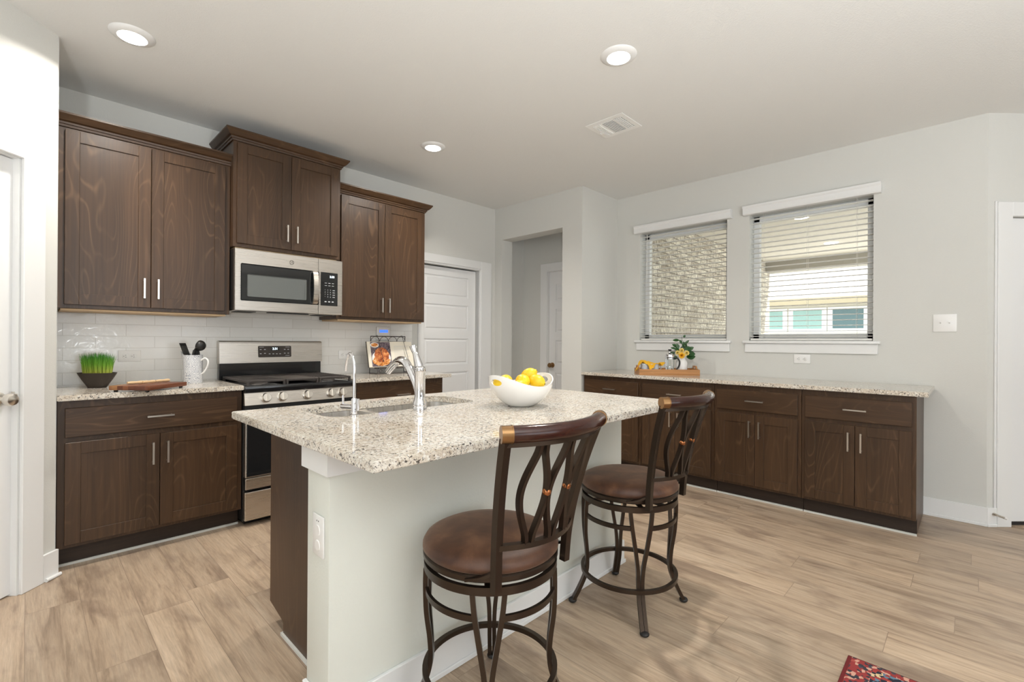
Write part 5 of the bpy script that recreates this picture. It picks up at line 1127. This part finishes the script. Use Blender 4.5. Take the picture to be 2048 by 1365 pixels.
# leaves placed in the plane facing the room: (x, z) offsets from the vase mouth, direction angle, length, width
LV_ = [(-0.03, 0.10, 150, 0.062, 0.020), (-0.055, 0.055, 200, 0.07, 0.021), (-0.05, 0.03, 190, 0.085, 0.026), (0.0, 0.13, 120, 0.05, 0.014), (-0.01, 0.165, 175, 0.062, 0.018), (0.01, 0.19, 60, 0.03, 0.012),
       (0.02, 0.13, 45, 0.055, 0.014), (0.0, 0.125, -20, 0.062, 0.020), (0.03, 0.10, 100, 0.06, 0.016), (0.045, 0.09, 75, 0.055, 0.013), (0.05, 0.075, 30, 0.062, 0.021), (0.045, 0.05, -5, 0.085, 0.032),
       (0.055, 0.045, -25, 0.075, 0.014), (0.05, 0.012, 5, 0.085, 0.034), (0.02, 0.085, 10, 0.07, 0.026), (-0.02, 0.075, 165, 0.06, 0.022), (-0.045, 0.02, 215, 0.05, 0.02), (0.0, 0.06, 60, 0.07, 0.028), (-0.03, 0.09, 110, 0.05, 0.018), (-0.06, 0.09, 170, 0.045, 0.013)]
rg = random.Random(11)
for k, (x_, z_, a_, L_, w_) in enumerate(LV_):
    bm = nb(); y_ = rg.uniform(-0.03, 0.04); leaf(bm, (x_, y_, z_), (math.cos(R(a_)), rg.uniform(-0.35, 0.35), math.sin(R(a_))), L_, w_, (rg.uniform(-0.4, 0.2), -1, rg.uniform(0.1, 0.9))); obj('leaf', bm, 'leaf', g)
bm = nb()
for P in ([(0, 0, -0.08), (0.0, 0, 0.04), (0.005, 0, 0.12), (0.0, 0.0, 0.20)], [(0, 0, -0.08), (-0.02, 0, 0.02), (-0.05, 0, 0.06), (-0.07, 0, 0.075)], [(0, 0, -0.08), (0.02, 0, 0.02), (0.045, 0, 0.06), (0.07, 0, 0.10)], [(0, 0, -0.08), (0.01, 0, 0.04), (0.03, 0, 0.10), (0.04, 0, 0.14)]):
    sweep(bm, catmull(P, 5), 0.0018, seg=6, ref=(0, 1, 0))
obj('stem', bm, 'stem', g)
FG = 'yellow flowers in the white vase'
def flower(loc, rad, m_, l_, rz):
    t = thing('flower', l_, 'flower', loc, rz, FG); bm = nb()
    for ring, (nn, tl, rr_) in enumerate(((5, 75, 0.45), (7, 50, 0.75), (9, 22, 1.0))):
        for k in range(nn):
            a = 2*math.pi*k/nn+ring; d = Vector((math.cos(a)*math.cos(R(tl)), -math.sin(R(tl)), math.sin(a)*math.cos(R(tl)))); leaf(bm, (0, 0, 0), d, rad*(0.7+0.3*rr_), rad*0.36, (-d.y*math.cos(a), -0.5, -d.y*math.sin(a)))
    obj('petals', bm, m_, t, angle=180)
flower(VO+Matrix.Rotation(TA, 3, 'Z') @ Vector((-0.012, -0.045, 0.168)), 0.033, 'petal2', 'deep yellow flower lowest at the mouth of the vase', TA)
flower(VO+Matrix.Rotation(TA, 3, 'Z') @ Vector((-0.010, -0.035, 0.212)), 0.027, 'petal', 'pale yellow flower above the deep yellow one', TA)
flower(VO+Matrix.Rotation(TA, 3, 'Z') @ Vector((0.034, -0.035, 0.190)), 0.027, 'petal', 'pale yellow flower right of the others, toward the broad leaf', TA)
flower(VO+Matrix.Rotation(TA, 3, 'Z') @ Vector((-0.046, -0.035, 0.193)), 0.024, 'petal', 'small pale yellow flower left of the others, toward the french press', TA)

# ------------------------------------------------------------------ rug
bm = nb(); box(bm, 1.01, 2.21, -1.564, 0.336, 0.0, 0.008, 0.002)
o = obj('rug', bm, 'rug'); tag(o, 'red and navy oriental patterned rug lying on the plank floor', 'rug')

# ------------------------------------------------------------------ unseen lamps added behind the camera to brighten the ceiling
def add_fill_lamp(loc, l_, power):
    t = thing('fill_lamp', l_, 'fill light', loc, 0, 'added ceiling fill lamps'); bm = nb(); lathe(bm, [(0.0001, 0), (0.15, 0), (0.15, 0.02), (0.02, 0.03), (0.0001, 0.03)], seg=32); obj('base', bm, 'bronze', t)
    bm = nb(); cyl(bm, (0, 0, 0.03), (0, 0, 0.86), 0.012, seg=14); obj('pole', bm, 'bronze', t)
    bm = nb(); lathe(bm, [(0.0001, 0.85), (0.05, 0.855), (0.17, 0.94), (0.165, 0.945), (0.05, 0.865), (0.0001, 0.862)], seg=40); obj('lamp_shade', bm, 'white', t)
    ld = bpy.data.lights.new('lamp_glow', 'AREA'); ld.shape = 'DISK'; ld.size = 0.24; ld.energy = power; ld.color = (0.94, 0.98, 1.0)  # added light aimed upward so the ceiling bounces it back
    lo = bpy.data.objects.new('lamp_glow', ld); COL.objects.link(lo); lo.parent = t; lo.location = (0, 0, 0.96); lo.rotation_euler = (math.pi, 0, 0)
add_fill_lamp((-0.9, -0.9, 0), 'added unseen bronze fill lamp behind the camera, toward the pantry side', 125)
add_fill_lamp((0.7, -1.6, 0), 'added unseen bronze fill lamp behind the camera, toward the right door', 105)
